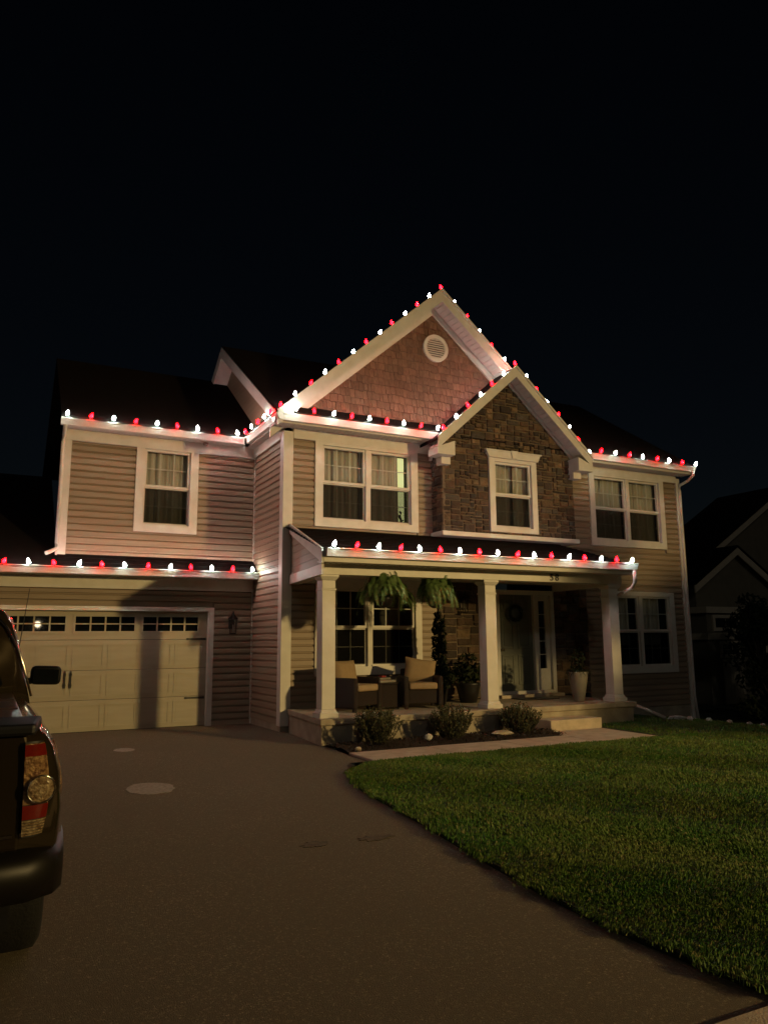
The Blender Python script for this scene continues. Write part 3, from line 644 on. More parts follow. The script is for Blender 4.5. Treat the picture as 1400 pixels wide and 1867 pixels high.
# porch gable end: barge board and siding infill
E0 = Vector((XF-.09, 10.30, 0)); E1 = Vector((XBk-.03, YB-.05, 0))
ed = (E1-E0); EL = ed.length; ed.normalize(); FE = Frame((E0.x, E0.y), (ed.x, ed.y), (-ed.y, ed.x))
FE.slab(mb := MB(), [(0, 2.63), (0, 2.85), (EL, ZW+.06), (EL, ZW-.11), (.15, 2.69), (.15, 2.63)], 0, .03); mb.build('barge_board', TRIM, house)
FE.slab(mb := MB(), [(.16, 2.63), (EL, 2.63), (EL, ZW-.05), (.16, 2.75)], -.06, -.035); ew = mb.build('siding_wall', SIDING, house)
z = 2.64
while z < 3.3:
    ua = max(.18, (z-2.70)/.33+.03) if z > 2.7 else .18
    FE.slab(mb := MB(), [(ua, z), (EL, z), (EL, z+.112), (ua+.2, z+.112)], -.034, -.012); mb.build('siding_board', SIDING, ew); z += .118
FE.slab(mb := MB(), [(.05, 2.47), (EL, 2.47), (EL, 2.625), (.05, 2.625)], -.02, .02); mb.build('end_frieze', TRIM, house)
# house number
def text_mesh(t, size, m):
    c = bpy.data.curves.new('number', 'FONT'); c.body = t; c.size = size; c.extrude = .006; c.offset = .001; c.align_x = 'CENTER'; c.space_character = 1.15
    o = bpy.data.objects.new('number_tmp', c); COL.objects.link(o); bpy.context.view_layer.update()
    me = bpy.data.meshes.new_from_object(o.evaluated_get(bpy.context.evaluated_depsgraph_get())); bpy.data.objects.remove(o); bpy.data.curves.remove(c)
    me.materials.clear(); me.materials.append(m); return me
for ch, dx in (('5', -.058), ('8', .058)):
    o = link('house_number', text_mesh(ch, .17, IRON), house, label='black house number digit '+ch); o.matrix_basis = Matrix.Translation((8.83+dx, 10.632, 2.525)) @ Matrix.Rotation(math.pi/2, 4, 'X')
# --- garage door
gdo = MB(); ring(gdo, FA, GD[0], GD[1], GD[2], GD[3], .10, -.06, .05, .075, .002); gdo.build('garage_door_frame', TRIM, house)
DX0, DX1 = -1.1, 3.59
gd = link('garage_door', None, house, (1.25, YA, 0), label='wide tan carriage-style garage door')
FG = Frame((0, YA+.05), (1, 0), (0, -1)); secs = [(.01, .53), (.535, 1.03), (1.035, 1.55), (1.555, 2.055)]
for k, (a, b) in enumerate(secs):
    grp = [(-.98, -.005), (.155, 1.14), (1.30, 2.29), (2.435, 3.42)]
    if k < 3:
        FG.rect(mb := MB(), DX0, DX1, a, b-.002, -.03, .0); mb.build('door_section', GARAGE, gd)
        for p in range(8):
            u0 = DX0+.07+p*.577; u1 = u0+.51
            ring(mb := MB(), FG, u0, u1, a+.06, b-.07, .024, .0, .009); mb.build('panel_moulding', GARAGE, gd)
            FG.rect(mb := MB(), u0+.05, u1-.05, a+.11, b-.12, .0, .003); mb.build('door_panel', GARAGE, gd)
    else:
        ops = [(p, q, 1.70, 1.955) for p, q in grp]; mb = MB()
        for c, d in ((a, 1.70), (1.70, 1.955), (1.955, b)):
            for s_, t_ in segs(DX0, DX1, c, d, ops): FG.rect(mb, s_, t_, c, d, -.03, .0)
        mb.build('door_section', GARAGE, gd)
        for p, q in grp:
            ring(mb := MB(), FG, p-.035, q+.035, 1.665, 1.99, .035, .0, .012); mb.build('window_surround', GARAGE, gd)
            for i in range(4):
                for j in range(2):
                    u0 = p+(q-p)*i/4; u1 = p+(q-p)*(i+1)/4; z0_ = 1.70+.1275*j
                    FG.rect(mb := MB(), u0+.012, u1-.012, z0_+.01, z0_+.118, -.022, -.017); mb.build('pane', TGLASS, gd)
            for i in range(1, 4): u = p+(q-p)*i/4; FG.rect(mb := MB(), u-.013, u+.013, 1.70, 1.955, -.02, -.002); mb.build('muntin', GARAGE, gd)
            FG.rect(mb := MB(), p, q, 1.8175, 1.8375, -.021, -.003); mb.build('muntin', GARAGE, gd)
for z in (1.555, .50):
    for s_, x0 in ((1, 3.57), (-1, -1.08)):
        FG.slab(mb := MB(), [(x0, z-.022), (x0, z+.022), (x0-s_*.3, z+.014), (x0-s_*.35, z+.02), (x0-s_*.37, z), (x0-s_*.35, z-.02), (x0-s_*.3, z-.014)], .001, .012); mb.build('strap_hinge', IRON, gd)
for x in (1.18, 1.275):
    FG.slab(mb := MB(), [(x-.012, .74), (x+.012, .74), (x+.02, .79), (x+.012, .83), (x+.012, .93), (x+.02, .97), (x, 1.04), (x-.02, .97), (x-.012, .93), (x-.012, .83), (x-.02, .79)], .012, .03); mb.build('pull_handle', IRON, gd)
# --- downspouts
def pipe(pts, name='downspout', r=.034): MB().tube(pts, r, 8).build(name, GUTTER, house, smooth=True)
pipe([(.92, 13.92, 5.27), (.92, 14.0, 5.2), (.92, 14.12, 5.12), (.915, 14.13, 5.0), (.915, 14.13, 3.2), (.91, 14.1, 3.1), (.80, 13.98, 3.03), (.74, 13.95, 3.0)])
pipe([(14.27, 12.1, 5.32), (14.28, 12.1, 5.24), (14.26, 12.25, 5.13), (14.17, 12.43, 5.04), (14.165, 12.435, 4.9), (14.165, 12.435, .2), (14.2, 12.4, -.3)])
pipe([(10.37, 10.25, 2.74), (10.37, 10.25, 2.52), (10.36, 10.33, 2.42), (10.34, 10.66, 2.3)]); pipe([(10.42, 10.93, 2.30), (10.42, 10.93, .3)])
pipe([(10.45, 10.6, .33), (10.6, 10.5, .26), (10.95, 10.3, .08)])
pipe([(7.33, 12.1, 5.3), (7.34, 12.14, 5.22), (7.4, 12.4, 5.1), (7.4, 12.44, 4.95)])
# soffit flood lamp (unlit) under the left eave
so_ = MB().box(3.32, 3.48, 13.99, 14.09, 5.235, 5.262).build('soffit_lamp', TRIM, house); MB().lathe([(.055, 0), (.05, -.03), (.03, -.05)], (3.40, 14.04, 5.234), 12).build('lamp_lens', CERAM, so_)

# ------------------------------------------------------------------ strings of red and white bulbs
bw = MB().lathe([(.012, .0), (.023, .011), (.0285, .028), (.025, .048), (.015, .07), (.004, .088)], n=8)
BM = {c: bw.mesh('bulb_'+c, m, smooth=True) for c, m in (('white', BULBW), ('red', BULBR))}
SOCK = MB().lathe([(.013, -.035), (.013, .0), (.011, .004)], n=8).mesh('socket', WIRE)
def light_string(label, runs, first):
    """runs: list of (p0, p1, n) with bulbs evenly spaced; colours alternate; first 'white' or 'red'"""
    p0 = Vector(runs[0][0]); t = thing('light_string', label, 'string lights', p0, 0, 'red and white light strings on the house')
    c = first; pts = []
    for a, b, n, skip in runs:
        a, b = Vector(a), Vector(b)
        for k in range(n):
            q = a+(b-a)*(k/max(1, n-1)); pts.append(q-Vector((0, 0, .03)))
            if k == 0 and skip: continue
            jz = Matrix.Rotation(rnd.uniform(-.15, .5), 4, 'X') @ Matrix.Rotation(rnd.uniform(-.4, .4), 4, 'Y')
            o = link('bulb', BM[c], t); o.matrix_basis = Matrix.Translation(q) @ jz; WORLD[o.name] = o.matrix_basis.copy()
            s = link('socket', SOCK, o); s.matrix_basis = o.matrix_basis.copy()
            c = 'red' if c == 'white' else 'white'
    w_ = []
    for a, b in zip(pts, pts[1:]): w_ += [a, (a+b)/2-Vector((0, 0, .012))]
    w_.append(pts[-1]); MB().tube(w_, .006, 5).build('wire', WIRE, t)
light_string('red and white bulbs along the eave over the garage window', [((.93, 13.80, 5.40), (3.95, 13.80, 5.40), 9, False)], 'white')
light_string('red and white bulbs along the short side eave between wing and front corner', [((4.07, 13.70, 5.42), (4.07, 12.25, 5.42), 5, False)], 'red')
zg = lambda x: GP[1]-GSL*abs(x-GP[0])+.085
light_string('red and white bulbs on both slopes of the tall shingled gable', [((4.20, 12.10, zg(4.20)), (GP[0], 12.10, zg(GP[0])), 13, False), ((GP[0], 12.10, zg(GP[0])), (8.98, 12.10, zg(8.98)), 6, True)], 'red')
light_string('red and white bulbs along the gutter under the shingled gable', [((4.42, 11.94, 5.43), (7.26, 11.94, 5.43), 9, False)], 'white')
zs = lambda x: SP[1]-SSL*abs(x-SP[0])+.085
light_string('red and white bulbs on both slopes of the stone gable', [((7.32, 11.81, zs(7.32)), (SP[0], 11.81, zs(SP[0])), 7, False), ((SP[0], 11.81, zs(SP[0])), (10.88, 11.81, zs(10.88)), 8, True)], 'red')
light_string('red and white bulbs along the upper right gutter', [((11.38, 11.995, 5.44), (14.24, 11.995, 5.44), 8, False)], 'red')
light_string('red and white bulbs along the porch gutter above the columns', [((4.37, 10.14, 2.865), (10.21, 10.14, 2.86), 17, False)], 'white')
light_string('red and white bulbs along the gutter above the garage door', [((-1.40, 13.705, 2.79), (4.27, 13.705, 2.79), 16, False)], 'red')

# ------------------------------------------------------------------ porch furniture
def local_box(w, d, h, bev, nm, m, par, lx, ly, lz, base, rz, tilt=0, tilt_y=0, seg=2, smooth=True):
    """box centred on (lx,ly) standing at lz in the frame of a thing at base turned by rz"""
    me = MB().box(-w/2, w/2, -d/2, d/2, 0, h).mesh(nm, m, smooth, bev, seg)
    M = Matrix.Translation(base) @ Matrix.Rotation(rz, 4, 'Z') @ Matrix.Translation((lx, ly, lz)) @ Matrix.Rotation(tilt, 4, 'X') @ Matrix.Rotation(tilt_y, 4, 'Y')
    o = link(nm, me, par); o.matrix_basis = M; WORLD[o.name] = M; return o
def pillow_mesh(w, h, t, nm, m, n=10):
    mb = MB()
    for s in (1, -1):
        k0 = len(mb.v)
        for j in range(n+1):
            for i in range(n+1):
                a, b = 2*i/n-1, 2*j/n-1; q = max(0, (1-a**4)*(1-b**4))**.5
                mb.v.append((a*w/2*(1-.06*(1-b*b)*0+.05*b*b), s*t/2*q+.0, b*h/2*(1+.05*a*a)))
        for j in range(n):
            for i in range(n):
                q = (k0+j*(n+1)+i, k0+j*(n+1)+i+1, k0+(j+1)*(n+1)+i+1, k0+(j+1)*(n+1)+i); mb.f.append(q if s < 0 else q[::-1])
    return mb.mesh(nm, m, True)
def wicker_chair(base, rz, label):
    t = thing('wicker_chair', label, 'chair', base, rz, 'wicker chairs on the porch')
    B = Vector(base); kw = dict(base=B, rz=rz, par=t, m=WICK)
    local_box(.50, .58, .22, .02, 'seat_base', lx=0, ly=0, lz=.09, **kw)
    for s in (-1, 1):
        a = local_box(.09, .66, .48, .035, 'arm', lx=s*.29, ly=.0, lz=.05, **kw)
        for fy in (-.28, .28): local_box(.06, .06, .06, .01, 'leg', lx=s*.285, ly=fy, lz=0, **kw)
    local_box(.52, .09, .5, .03, 'backrest', lx=0, ly=.32, lz=.14, tilt=-.16, **kw)
    kw['m'] = CUSH
    local_box(.48, .56, .11, .04, 'seat_cushion', lx=0, ly=-.05, lz=.315, seg=3, **kw)
    return t, B, rz
def pillow(base, rz, lx, ly, lz, w, h, tilt, roll, label, m=CUSH):
    o = tag(link('pillow', pillow_mesh(w, h, .17, 'pillow', m)), label, 'pillow', 'tan pillows on the porch chairs')
    o.matrix_basis = Matrix.Translation(base) @ Matrix.Rotation(rz, 4, 'Z') @ Matrix.Translation((lx, ly, lz)) @ Matrix.Rotation(tilt, 4, 'X') @ Matrix.Rotation(roll, 4, 'Y')
C1 = ((5.36, 11.58, .382), R(22)); C2 = ((6.55, 11.5, .382), R(-18))
wicker_chair(*C1, 'dark wicker armchair with tan cushion directly behind the left porch column')
wicker_chair(*C2, 'dark wicker armchair with tan cushion between the hanging ferns and the middle column')
pillow(C1[0], C1[1], 0, .2, .60, .48, .38, -.22, .0, 'upright tan pillow in the armchair behind the left porch column')
pillow(C2[0], C2[1], .04, .17, .60, .52, .40, -.25, .16, 'tilted tan pillow in the armchair nearer the front door')
tb = (5.90, 11.62, .382)
t = thing('side_table', 'small dark wicker side table between the two armchairs', 'table', tb, R(5)); B = Vector(tb)
local_box(.42, .42, .37, .02, 'table_body', WICK, t, 0, 0, .03, B, R(5)); local_box(.46, .46, .03, .01, 'table_top', WICK, t, 0, 0, .402, B, R(5))
for sx in (-1, 1):
    for sy in (-1, 1): local_box(.04, .04, .03, .005, 'leg', WICK, t, sx*.18, sy*.18, 0, B, R(5))
t = thing('folded_cloth', 'pale folded cloth with a red trim lying on the side table', 'cloth', (5.86, 11.5, .815), R(12)); B = Vector((5.86, 11.5, .815))
local_box(.34, .26, .045, .018, 'cloth_layer', CERAM, t, 0, 0, 0, B, R(12), seg=3); local_box(.26, .2, .035, .015, 'cloth_layer', CERAM, t, -.03, .02, .046, B, R(18), seg=3)
REDC = mat('red_cloth', (.3, .03, .025), .9, namt=.2); local_box(.12, .08, .03, .012, 'red_trim', REDC, t, -.02, .01, .082, B, R(30), seg=3)
# --- ferns in hanging baskets
def strip_leaf(mb, pts, wid):
    """flat tapering leaf along a polyline"""
    n = len(pts); k0 = len(mb.v)
    for i, p in enumerate(pts):
        d = (pts[min(i+1, n-1)]-pts[max(i-1, 0)]); s = d.cross(Vector((0, 0, 1)))
        s = s.normalized() if s.length > 1e-5 else Vector((1, 0, 0)); ww = wid*math.sin(math.pi*(.12+.86*i/(n-1)))
        mb.v += [p-s*ww, p+s*ww]
    mb.f += [(k0+2*i, k0+2*i+1, k0+2*i+3, k0+2*i+2) for i in range(n-1)]
def fern(loc, rad, label, seed, drop=.27):
    r = random.Random(seed); t = thing('hanging_fern', label, 'fern', loc, 0, 'hanging ferns between the porch columns'); L = Vector(loc)
    MB().lathe([(.06, -.1), (.11, -.06), (.14, .02), (.15, .07)], L, 14).build('pot', IRON, t, smooth=True)
    mb = MB()
    for k in range(3): a = 2.1*k; mb.tube([L+Vector((.14*math.cos(a), .14*math.sin(a), .07)), L+Vector((0, 0, .38))], .004, 4)
    mb.tube([L+Vector((0, 0, .36)), L+Vector((0, 0, .5))], .006, 4); mb.build('hanger', IRON, t)
    fo = MB()
    for k in range(130):
        a = r.uniform(0, 6.283); e = r.random(); ln = rad*(.55+.65*e)*r.uniform(.85, 1.1); up = .30*(1-e)+r.uniform(.08, .2); dp = drop*(.2+.85*e)*r.uniform(.6, 1.2); pts = []
        tw = r.uniform(-.5, .5)
        for i in range(9):
            q = i/8; rr = ln*math.sin(q*1.45); z = .06+up*math.sin(q*2.5)-dp*q**2.6
            pts.append(L+Vector((rr*math.cos(a+tw*q), rr*math.sin(a+tw*q), z)))
        for i in range(8):
            p, q2 = pts[i], pts[i+1]; d = (q2-p).normalized(); s = d.cross(Vector((0, 0, 1))); s = s.normalized() if s.length > .01 else Vector((1, 0, 0))
            for h in range(6):
                c = p+(q2-p)*(h/6); wl = .06*(1-abs(i/8-.35)*1.05)*r.uniform(.8, 1.2)+.012
                for sg in (-1, 1):
                    e = c+s*sg*wl+d*.018-Vector((0, 0, wl*.12)); fo.add([c-d*.005, c+d*.007, e+d*.004], [(0, 1, 2)])
    structure(fo.build('fronds', LEAFD, t), 'stuff')
fern((5.55, 10.84, 2.12), .40, 'large hanging fern nearer the left porch column', 4)
fern((6.50, 10.84, 2.12), .34, 'smaller hanging fern nearer the middle porch column', 5)
# --- planters, wreath, lanterns, mat
def leaf_cloud(mb, c, rx, ry, rz_, n, size, r, up=0):
    for k in range(n):
        while True:
            p = Vector((r.uniform(-1, 1), r.uniform(-1, 1), r.uniform(-1, 1)))
            if .15 < p.length < 1: break
        p = Vector(c)+Vector((p.x*rx, p.y*ry, p.z*rz_)); a = Vector((r.gauss(0, 1), r.gauss(0, 1), r.gauss(0, 1)+up)).normalized(); b = a.cross(Vector((r.gauss(0, 1), r.gauss(0, 1), r.gauss(0, 1)))).normalized(); s = size*r.uniform(.6, 1.3)
        mb.add([p-a*s, p+b*s*.4, p+a*s, p-b*s*.4], [(0, 1, 2, 3)])
t = thing('tall_planter', 'pale tapered planter with drooping plant right of the front door', 'planter', (9.62, 11.05, .382))
MB().lathe([(.09, 0), (.1, .02), (.15, .3), (.185, .5), (.195, .53), (.17, .53), (.16, .48)], (9.62, 11.05, .382), 20).build('pot', CERAM, t, smooth=True)
r_ = random.Random(3); mb = MB()
for k in range(130):
    a = r_.uniform(0, 6.28); l = r_.uniform(.12, .42); L = Vector((9.62, 11.05, .9)); strip_leaf(mb, [L+Vector((math.cos(a)*l*q*.75, math.sin(a)*l*q*.75, (.5*q-.85*q*q*r_.uniform(.6, 1.1))*l+.02)) for q in (0, .25, .5, .75, 1)], .011)
leaf_cloud(mb, (9.62, 11.05, 1.12), .14, .14, .22, 260, .035, r_); mb.build('leaves', DARKLEAF, t)
t = thing('dark_planter', 'dark round planter with bushy plant by the stone wall left of the door', 'planter', (7.82, 11.95, .382))
MB().lathe([(.15, 0), (.2, .2), (.235, .32), (.24, .35), (.2, .35)], (7.82, 11.95, .382), 18).build('pot', IRON, t, smooth=True)
mb = MB(); leaf_cloud(mb, (7.82, 11.95, .95), .27, .26, .30, 420, .06, r_, .4); mb.build('leaves', DARKLEAF, t)
t = thing('slender_plant', 'tall slender dark potted plant between the smaller fern and the middle column', 'plant', (7.16, 11.85, .382))
MB().lathe([(.1, 0), (.13, .16), (.145, .26), (.12, .26)], (7.16, 11.85, .382), 14).build('pot', IRON, t, smooth=True); MB().tube([(7.16, 11.85, .6), (7.17, 11.86, 1.3), (7.16, 11.85, 2.0)], [.02, .016, .008], 6).build('stem', BARK, t)
mb = MB(); leaf_cloud(mb, (7.16, 11.85, 1.38), .13, .13, .68, 620, .055, r_, .6); leaf_cloud(mb, (7.18, 11.8, .85), .24, .22, .22, 260, .055, r_, .4); mb.build('leaves', DARKLEAF, t)
wc = Vector((9.30, 12.46, 2.02)); t = thing('door_wreath', 'small round evergreen wreath hanging on the front door', 'wreath', wc); mb = MB()
for k in range(620):
    a = r_.uniform(0, 6.283); q = r_.uniform(0, 6.283); rr = .135+.04*math.cos(q)*r_.random(); p = wc+Vector((rr*math.cos(a), -.03+.035*math.sin(q), rr*math.sin(a)))
    d = Vector((math.cos(a+1.2+r_.uniform(-.6, .6)), r_.uniform(-.8, .1), math.sin(a+1.2+r_.uniform(-.6, .6)))).normalized()*.04; s = d.cross(Vector((0, 1, 0))).normalized()*.006
    mb.add([p-s, p+s, p+d], [(0, 1, 2)])
mb.build('needles', DARKLEAF, t); MB().box(9.292, 9.308, 12.475, 12.482, 2.17, 2.40).build('hanger', CERAM, t)
def lantern(x, y, z, label):
    t = thing('wall_lantern', label, 'lantern', (x, y, z), 0, 'unlit wall lanterns'); c = (x, y-.14, z)
    MB().box(x-.05, x+.05, y-.03, y-.005, z-.1, z+.1).build('back_plate', BRONZE, t, bevel=.01)
    MB().tube([(x, y-.03, z+.02), (x, y-.09, z+.19), (x, y-.14, z+.20), (x, y-.14, z+.15)], .011, 6).build('arm', BRONZE, t)
    MB().lathe([(.10, .07), (.085, .1), (.045, .14), (.02, .17), (.014, .21), (.004, .23)], c, 8).build('cap', BRONZE, t)
    mb = MB()
    for k in range(6): a = k*math.pi/3; mb.tube([(c[0]+.075*math.cos(a), c[1]+.075*math.sin(a), z+.07), (c[0]+.055*math.cos(a), c[1]+.055*math.sin(a), z-.18)], .006, 4)
    mb.lathe([(.06, -.2), (.064, -.18), (.03, -.175)], c, 8); mb.build('cage', BRONZE, t)
    MB().lathe([(.048, -.17), (.066, .065)], c, 12).build('glass_shade', GLASS, t); MB().lathe([(.014, -.16), (.014, -.06), (.01, -.03), (.002, -.02)], c, 8).build('candle', CERAM, t)
lantern(4.02, YA-.02, 1.84, 'dark bronze lantern on the siding right of the garage door')
lantern(8.05, YB-.03, 2.2, 'dark bronze lantern on the stone wall left of the front door')
tag(MB().box(8.95, 9.75, 11.75, 12.2, .382, .396).build('door_mat', BRONZE), 'dark doormat before the front door', 'mat')
r_ = random.Random(12)
t = thing('figurine', 'small dark figurine silhouetted in the lit gap of the upstairs window', 'figurine', (6.83, 12.62, 3.67)); mb = MB()
mb.tube([(6.83, 12.62, 3.67), (6.835, 12.62, 3.76), (6.80, 12.62, 3.84), (6.84, 12.62, 3.90)], [.03, .022, .03, .012], 7); mb.tube([(6.80, 12.62, 3.82), (6.76, 12.62, 3.88)], .012, 5); mb.tube([(6.83, 12.62, 3.74), (6.89, 12.62, 3.77)], .012, 5); mb.tube([(6.84, 12.62, 3.9), (6.80, 12.62, 3.93)], .02, 6); mb.box(6.78, 6.89, 12.58, 12.66, 3.655, 3.68); mb.build('statuette', IRON, t)
# --- shrubs in the mulch bed
def shrub(loc, rad, h, label, seed):
    r = random.Random(seed); t = thing('shrub', label, 'shrub', loc, 0, 'low shrubs in front of the porch'); L = Vector(loc); st = MB(); lf = MB()
    for k in range(130):
        a = r.uniform(0, 6.283); b = r.random()**.6; hh = h*(1.05-.3*b*b)*r.uniform(.72, 1.1); ro = rad*b
        p0 = L+Vector((ro*.35*math.cos(a), ro*.35*math.sin(a), 0)); p1 = L+Vector((ro*math.cos(a), ro*math.sin(a), hh)); pm = (p0+p1)/2+Vector((ro*.12*math.cos(a), ro*.12*math.sin(a), .02))
        st.tube([p0, pm, p1], [.004, .003, .002], 3, cap=False)
        for i in range(42):
            q = r.uniform(.08, 1.03); p = p0.lerp(pm, q*2) if q < .5 else pm.lerp(p1, q*2-1)
            d = Vector((r.gauss(0, 1), r.gauss(0, 1), .9)).normalized()*r.uniform(.022, .05); s = d.cross(Vector((r.gauss(0, 1), r.gauss(0, 1), 0))).normalized()*r.uniform(.005, .010)
            lf.add([p, p+d*.5+s, p+d, p+d*.5-s], [(0, 1, 2, 3)])
    st.build('stems', BARK, t); structure(lf.build('leaves', SHRUBM, t), 'stuff')
shrub((5.05, 10.1, .02), .37, .50, 'grey-green shrub nearest the left porch column', 71)
shrub((6.28, 10.08, .02), .36, .47, 'grey-green shrub in the middle of the mulch bed', 72)
shrub((7.58, 10.12, .02), .36, .42, 'grey-green shrub nearest the front step', 73)

# ------------------------------------------------------------------ the pickup truck
TX, TY = -.61, 3.46
truck = thing('pickup_truck', 'dark bronze pickup truck parked at the left edge of the driveway', 'truck', (TX, 6.1, 0))
def loft(secs, name, m, par, cap=True, smooth=True, sub=0, label=None):
    """secs: list of (y, [(half x, z)...]) mirrored about the truck's centre line; closed over the top"""
    mb = MB(); n = 2*len(secs[0][1])
    for y, pr in secs:
        mb.v += [(TX+x, y, z) for x, z in pr]+[(TX-x, y, z) for x, z in pr[::-1]]
    for i in range(len(secs)-1):
        for k in range(n): mb.f.append((i*n+k, i*n+(k+1) % n, (i+1)*n+(k+1) % n, (i+1)*n+k))
    if cap: mb.f += [tuple(range(n))[::-1], tuple((len(secs)-1)*n+k for k in range(n))]
    o = mb.build(name, m, par, smooth=smooth, label=label)
    if sub: md = o.modifiers.new('sub', 'SUBSURF'); md.levels = md.render_levels = sub
    return o
side = lambda s, top: [(.78*s, .50), (.88*s, .55), (.925*s, .68), (.932*s, .84), (.92*s, .98), (.895*s, 1.08), (.86*s, top-.03), (.82*s, top), (.76*s, top+.002)]
loft([(TY+.02, side(.965, 1.155)), (TY+.05, side(.98, 1.165)), (TY+.14, side(.995, 1.17)), (TY+.5, side(1.0, 1.17)), (TY+1.2, side(1.0, 1.17)), (5.40, side(.985, 1.17))], 'bed', TPAINT, truck)
loft([(5.43, side(.985, 1.15)), (6.2, side(.98, 1.14)), (7.3, side(.98, 1.13)), (7.5, side(.985, 1.12)), (8.4, side(.96, 1.05)), (8.75, side(.9, .98)), (8.86, side(.82, .92))], 'cab_body', TPAINT, truck)
gh = lambda s, zt, zb=1.12: [(.865, zb), (.858, zb+.04), (.82, zb+(zt-zb)*.35), (.775*s, zb+(zt-zb)*.66), (.735*s, zt-.09), (.68*s, zt-.03), (.58*s, zt), (.3*s, zt+.012)]
loft([(5.44, gh(1, 1.58)), (5.50, gh(1, 1.71)), (5.62, gh(1, 1.75)), (6.2, gh(1, 1.77)), (6.75, gh(1, 1.74)), (7.0, gh(1, 1.64)), (7.4, gh(.97, 1.38)), (7.75, gh(.95, 1.16))], 'cab_roof', TPAINT, truck)
MB().prism([(TX-.66, 5.425, 1.19), (TX+.66, 5.425, 1.19), (TX+.70, 5.425, 1.25), (TX+.60, 5.455, 1.55), (TX+.52, 5.46, 1.60), (TX-.52, 5.46, 1.60), (TX-.60, 5.455, 1.55), (TX-.70, 5.425, 1.25)], (0, .02, 0)).build('rear_window', TGLASS, truck)
for s in (-1, 1): MB().prism([(TX+s*.858, 5.6, 1.2), (TX+s*.858, 7.1, 1.2), (TX+s*.75, 6.85, 1.58), (TX+s*.75, 5.72, 1.58)], (s*.012, 0, 0)).build('side_window', TGLASS, truck)
MB().prism([(TX-.76, TY+.10, 1.172), (TX+.76, TY+.10, 1.172), (TX+.76, 5.36, 1.175), (TX-.76, 5.36, 1.175)], (0, 0, .022)).build('bed_cover', TCOVER, truck, bevel=.008)
for k in range(2): MB().box(TX-.75, TX+.75, TY+.6+.62*k, TY+.62+.62*k, 1.193, 1.203).build('cover_rib', TCOVER, truck)
# tailgate: panel with a recessed field, dark top cap, handle
mb = MB(); mb.prism([(TX-.765, TY, .70), (TX+.765, TY, .70), (TX+.775, TY-.005, 1.08), (TX+.77, TY+.01, 1.14), (TX-.77, TY+.01, 1.14), (TX-.775, TY-.005, 1.08)], (0, .06, 0)); tg = mb.build('tailgate', TPAINT, truck, bevel=.012)
MB().box(TX-.58, TX+.58, TY-.011, TY-.004, .78, 1.0).build('tailgate_panel', TPAINT, tg, bevel=.003)
MB().prism([(TX-.80, TY-.03, 1.135), (TX+.80, TY-.03, 1.135), (TX+.83, TY+.12, 1.16), (TX-.83, TY+.12, 1.16)], (0, 0, .045)).build('tailgate_cap', TBLACK, tg, bevel=.014)
MB().box(TX-.13, TX+.13, TY-.028, TY-.008, 1.015, 1.085).build('tailgate_handle', TBLACK, tg, bevel=.008)
MB().box(TX+.60, TX+.74, TY-.016, TY-.006, .752, .762).build('tailgate_badge', CHROME, tg)
# tail lights
def tail_light(s):
    t = link('tail_light', None, truck, (TX+s*.83, TY, .93))
    def shell(z0, z1, m, nm, off=0, nz=6, nu=9):
        mb = MB()
        for j in range(nz+1):
            z = z0+(z1-z0)*j/nz; b = (z-.755)/.35
            xl = .772-.006*b; xr = .875+.042*math.sin(math.pi*min(max(b*.9+.1, 0), 1))
            for i in range(nu+1):
                u = i/nu; mb.v.append((TX+s*(xl+(xr-xl)*u+off*.3*u), TY-.012-off+.015*u+.10*u**3, z))
        w_ = nu+1
        for j in range(nz):
            for i in range(nu): q = (j*w_+i, j*w_+i+1, (j+1)*w_+i+1, (j+1)*w_+i); mb.f.append(q if s > 0 else q[::-1])
        mb.build(nm, m, t, smooth=True)
    shell(.748, 1.112, TBLACK, 'bezel'); shell(.755, .812, LENSC, 'reverse_lens', .006); shell(.815, .868, LENSR, 'red_lens', .006); shell(.871, 1.105, LENSA, 'amber_lens', .005, 12); shell(1.055, 1.1, LENSR, 'red_reflector', .0065)
    for k in range(5): shell(.761+.0105*k, .764+.0105*k, CHROME, 'lens_rib', .009, 1)
    c = MB().lathe([(.05, 0), (.05, .012), (.042, .017), (.025, .020), (.008, .021)], n=20).build('lamp_bowl', LENSC, t, smooth=True); c.matrix_basis = Matrix.Translation((TX+s*.832, TY-.012, .928)) @ Matrix.Rotation(math.pi/2+s*0, 4, 'X') @ Matrix.Rotation(s*.18, 4, 'Y')
    c = MB().lathe([(.052, 0), (.056, .008), (.054, .015), (.050, .015), (.050, .0)], n=24).build('lamp_ring', CHROME, t, smooth=True); c.matrix_basis = Matrix.Translation((TX+s*.832, TY-.014, .928)) @ Matrix.Rotation(math.pi/2, 4, 'X') @ Matrix.Rotation(s*.18, 4, 'Y')
tail_light(1); tail_light(-1)
# bumper: bowed bar with wrapped ends
mb = MB(); prof = [(-.02, .50), (-.10, .52), (-.135, .60), (-.13, .66), (-.09, .70), (.02, .705)]
xsb = [-.95, -.94, -.90, -.8, -.5, 0, .5, .8, .90, .94, .95]; yb_ = [.36, .22, .12, .05, .01, 0, .01, .05, .12, .22, .36]
for x, y in zip(xsb, yb_): mb.v += [(TX+x, TY+y+p, z) for p, z in prof]
n = len(prof)
for i in range(len(xsb)-1): mb.f += [(i*n+k, i*n+k+1, (i+1)*n+k+1, (i+1)*n+k) for k in range(n-1)]
bp = mb.build('rear_bumper', mat('bumper_paint', (.008, .0065, .005), .42, namt=.2, spec=.3), truck, smooth=True); MB().box(TX-.5, TX+.5, TY-.10, TY+.03, .703, .722).build('bumper_step', TBLACK, bp, bevel=.006)
MB().box(TX-.75, TX+.75, TY+.1, 8.7, .38, .55).build('chassis', TBLACK, truck)
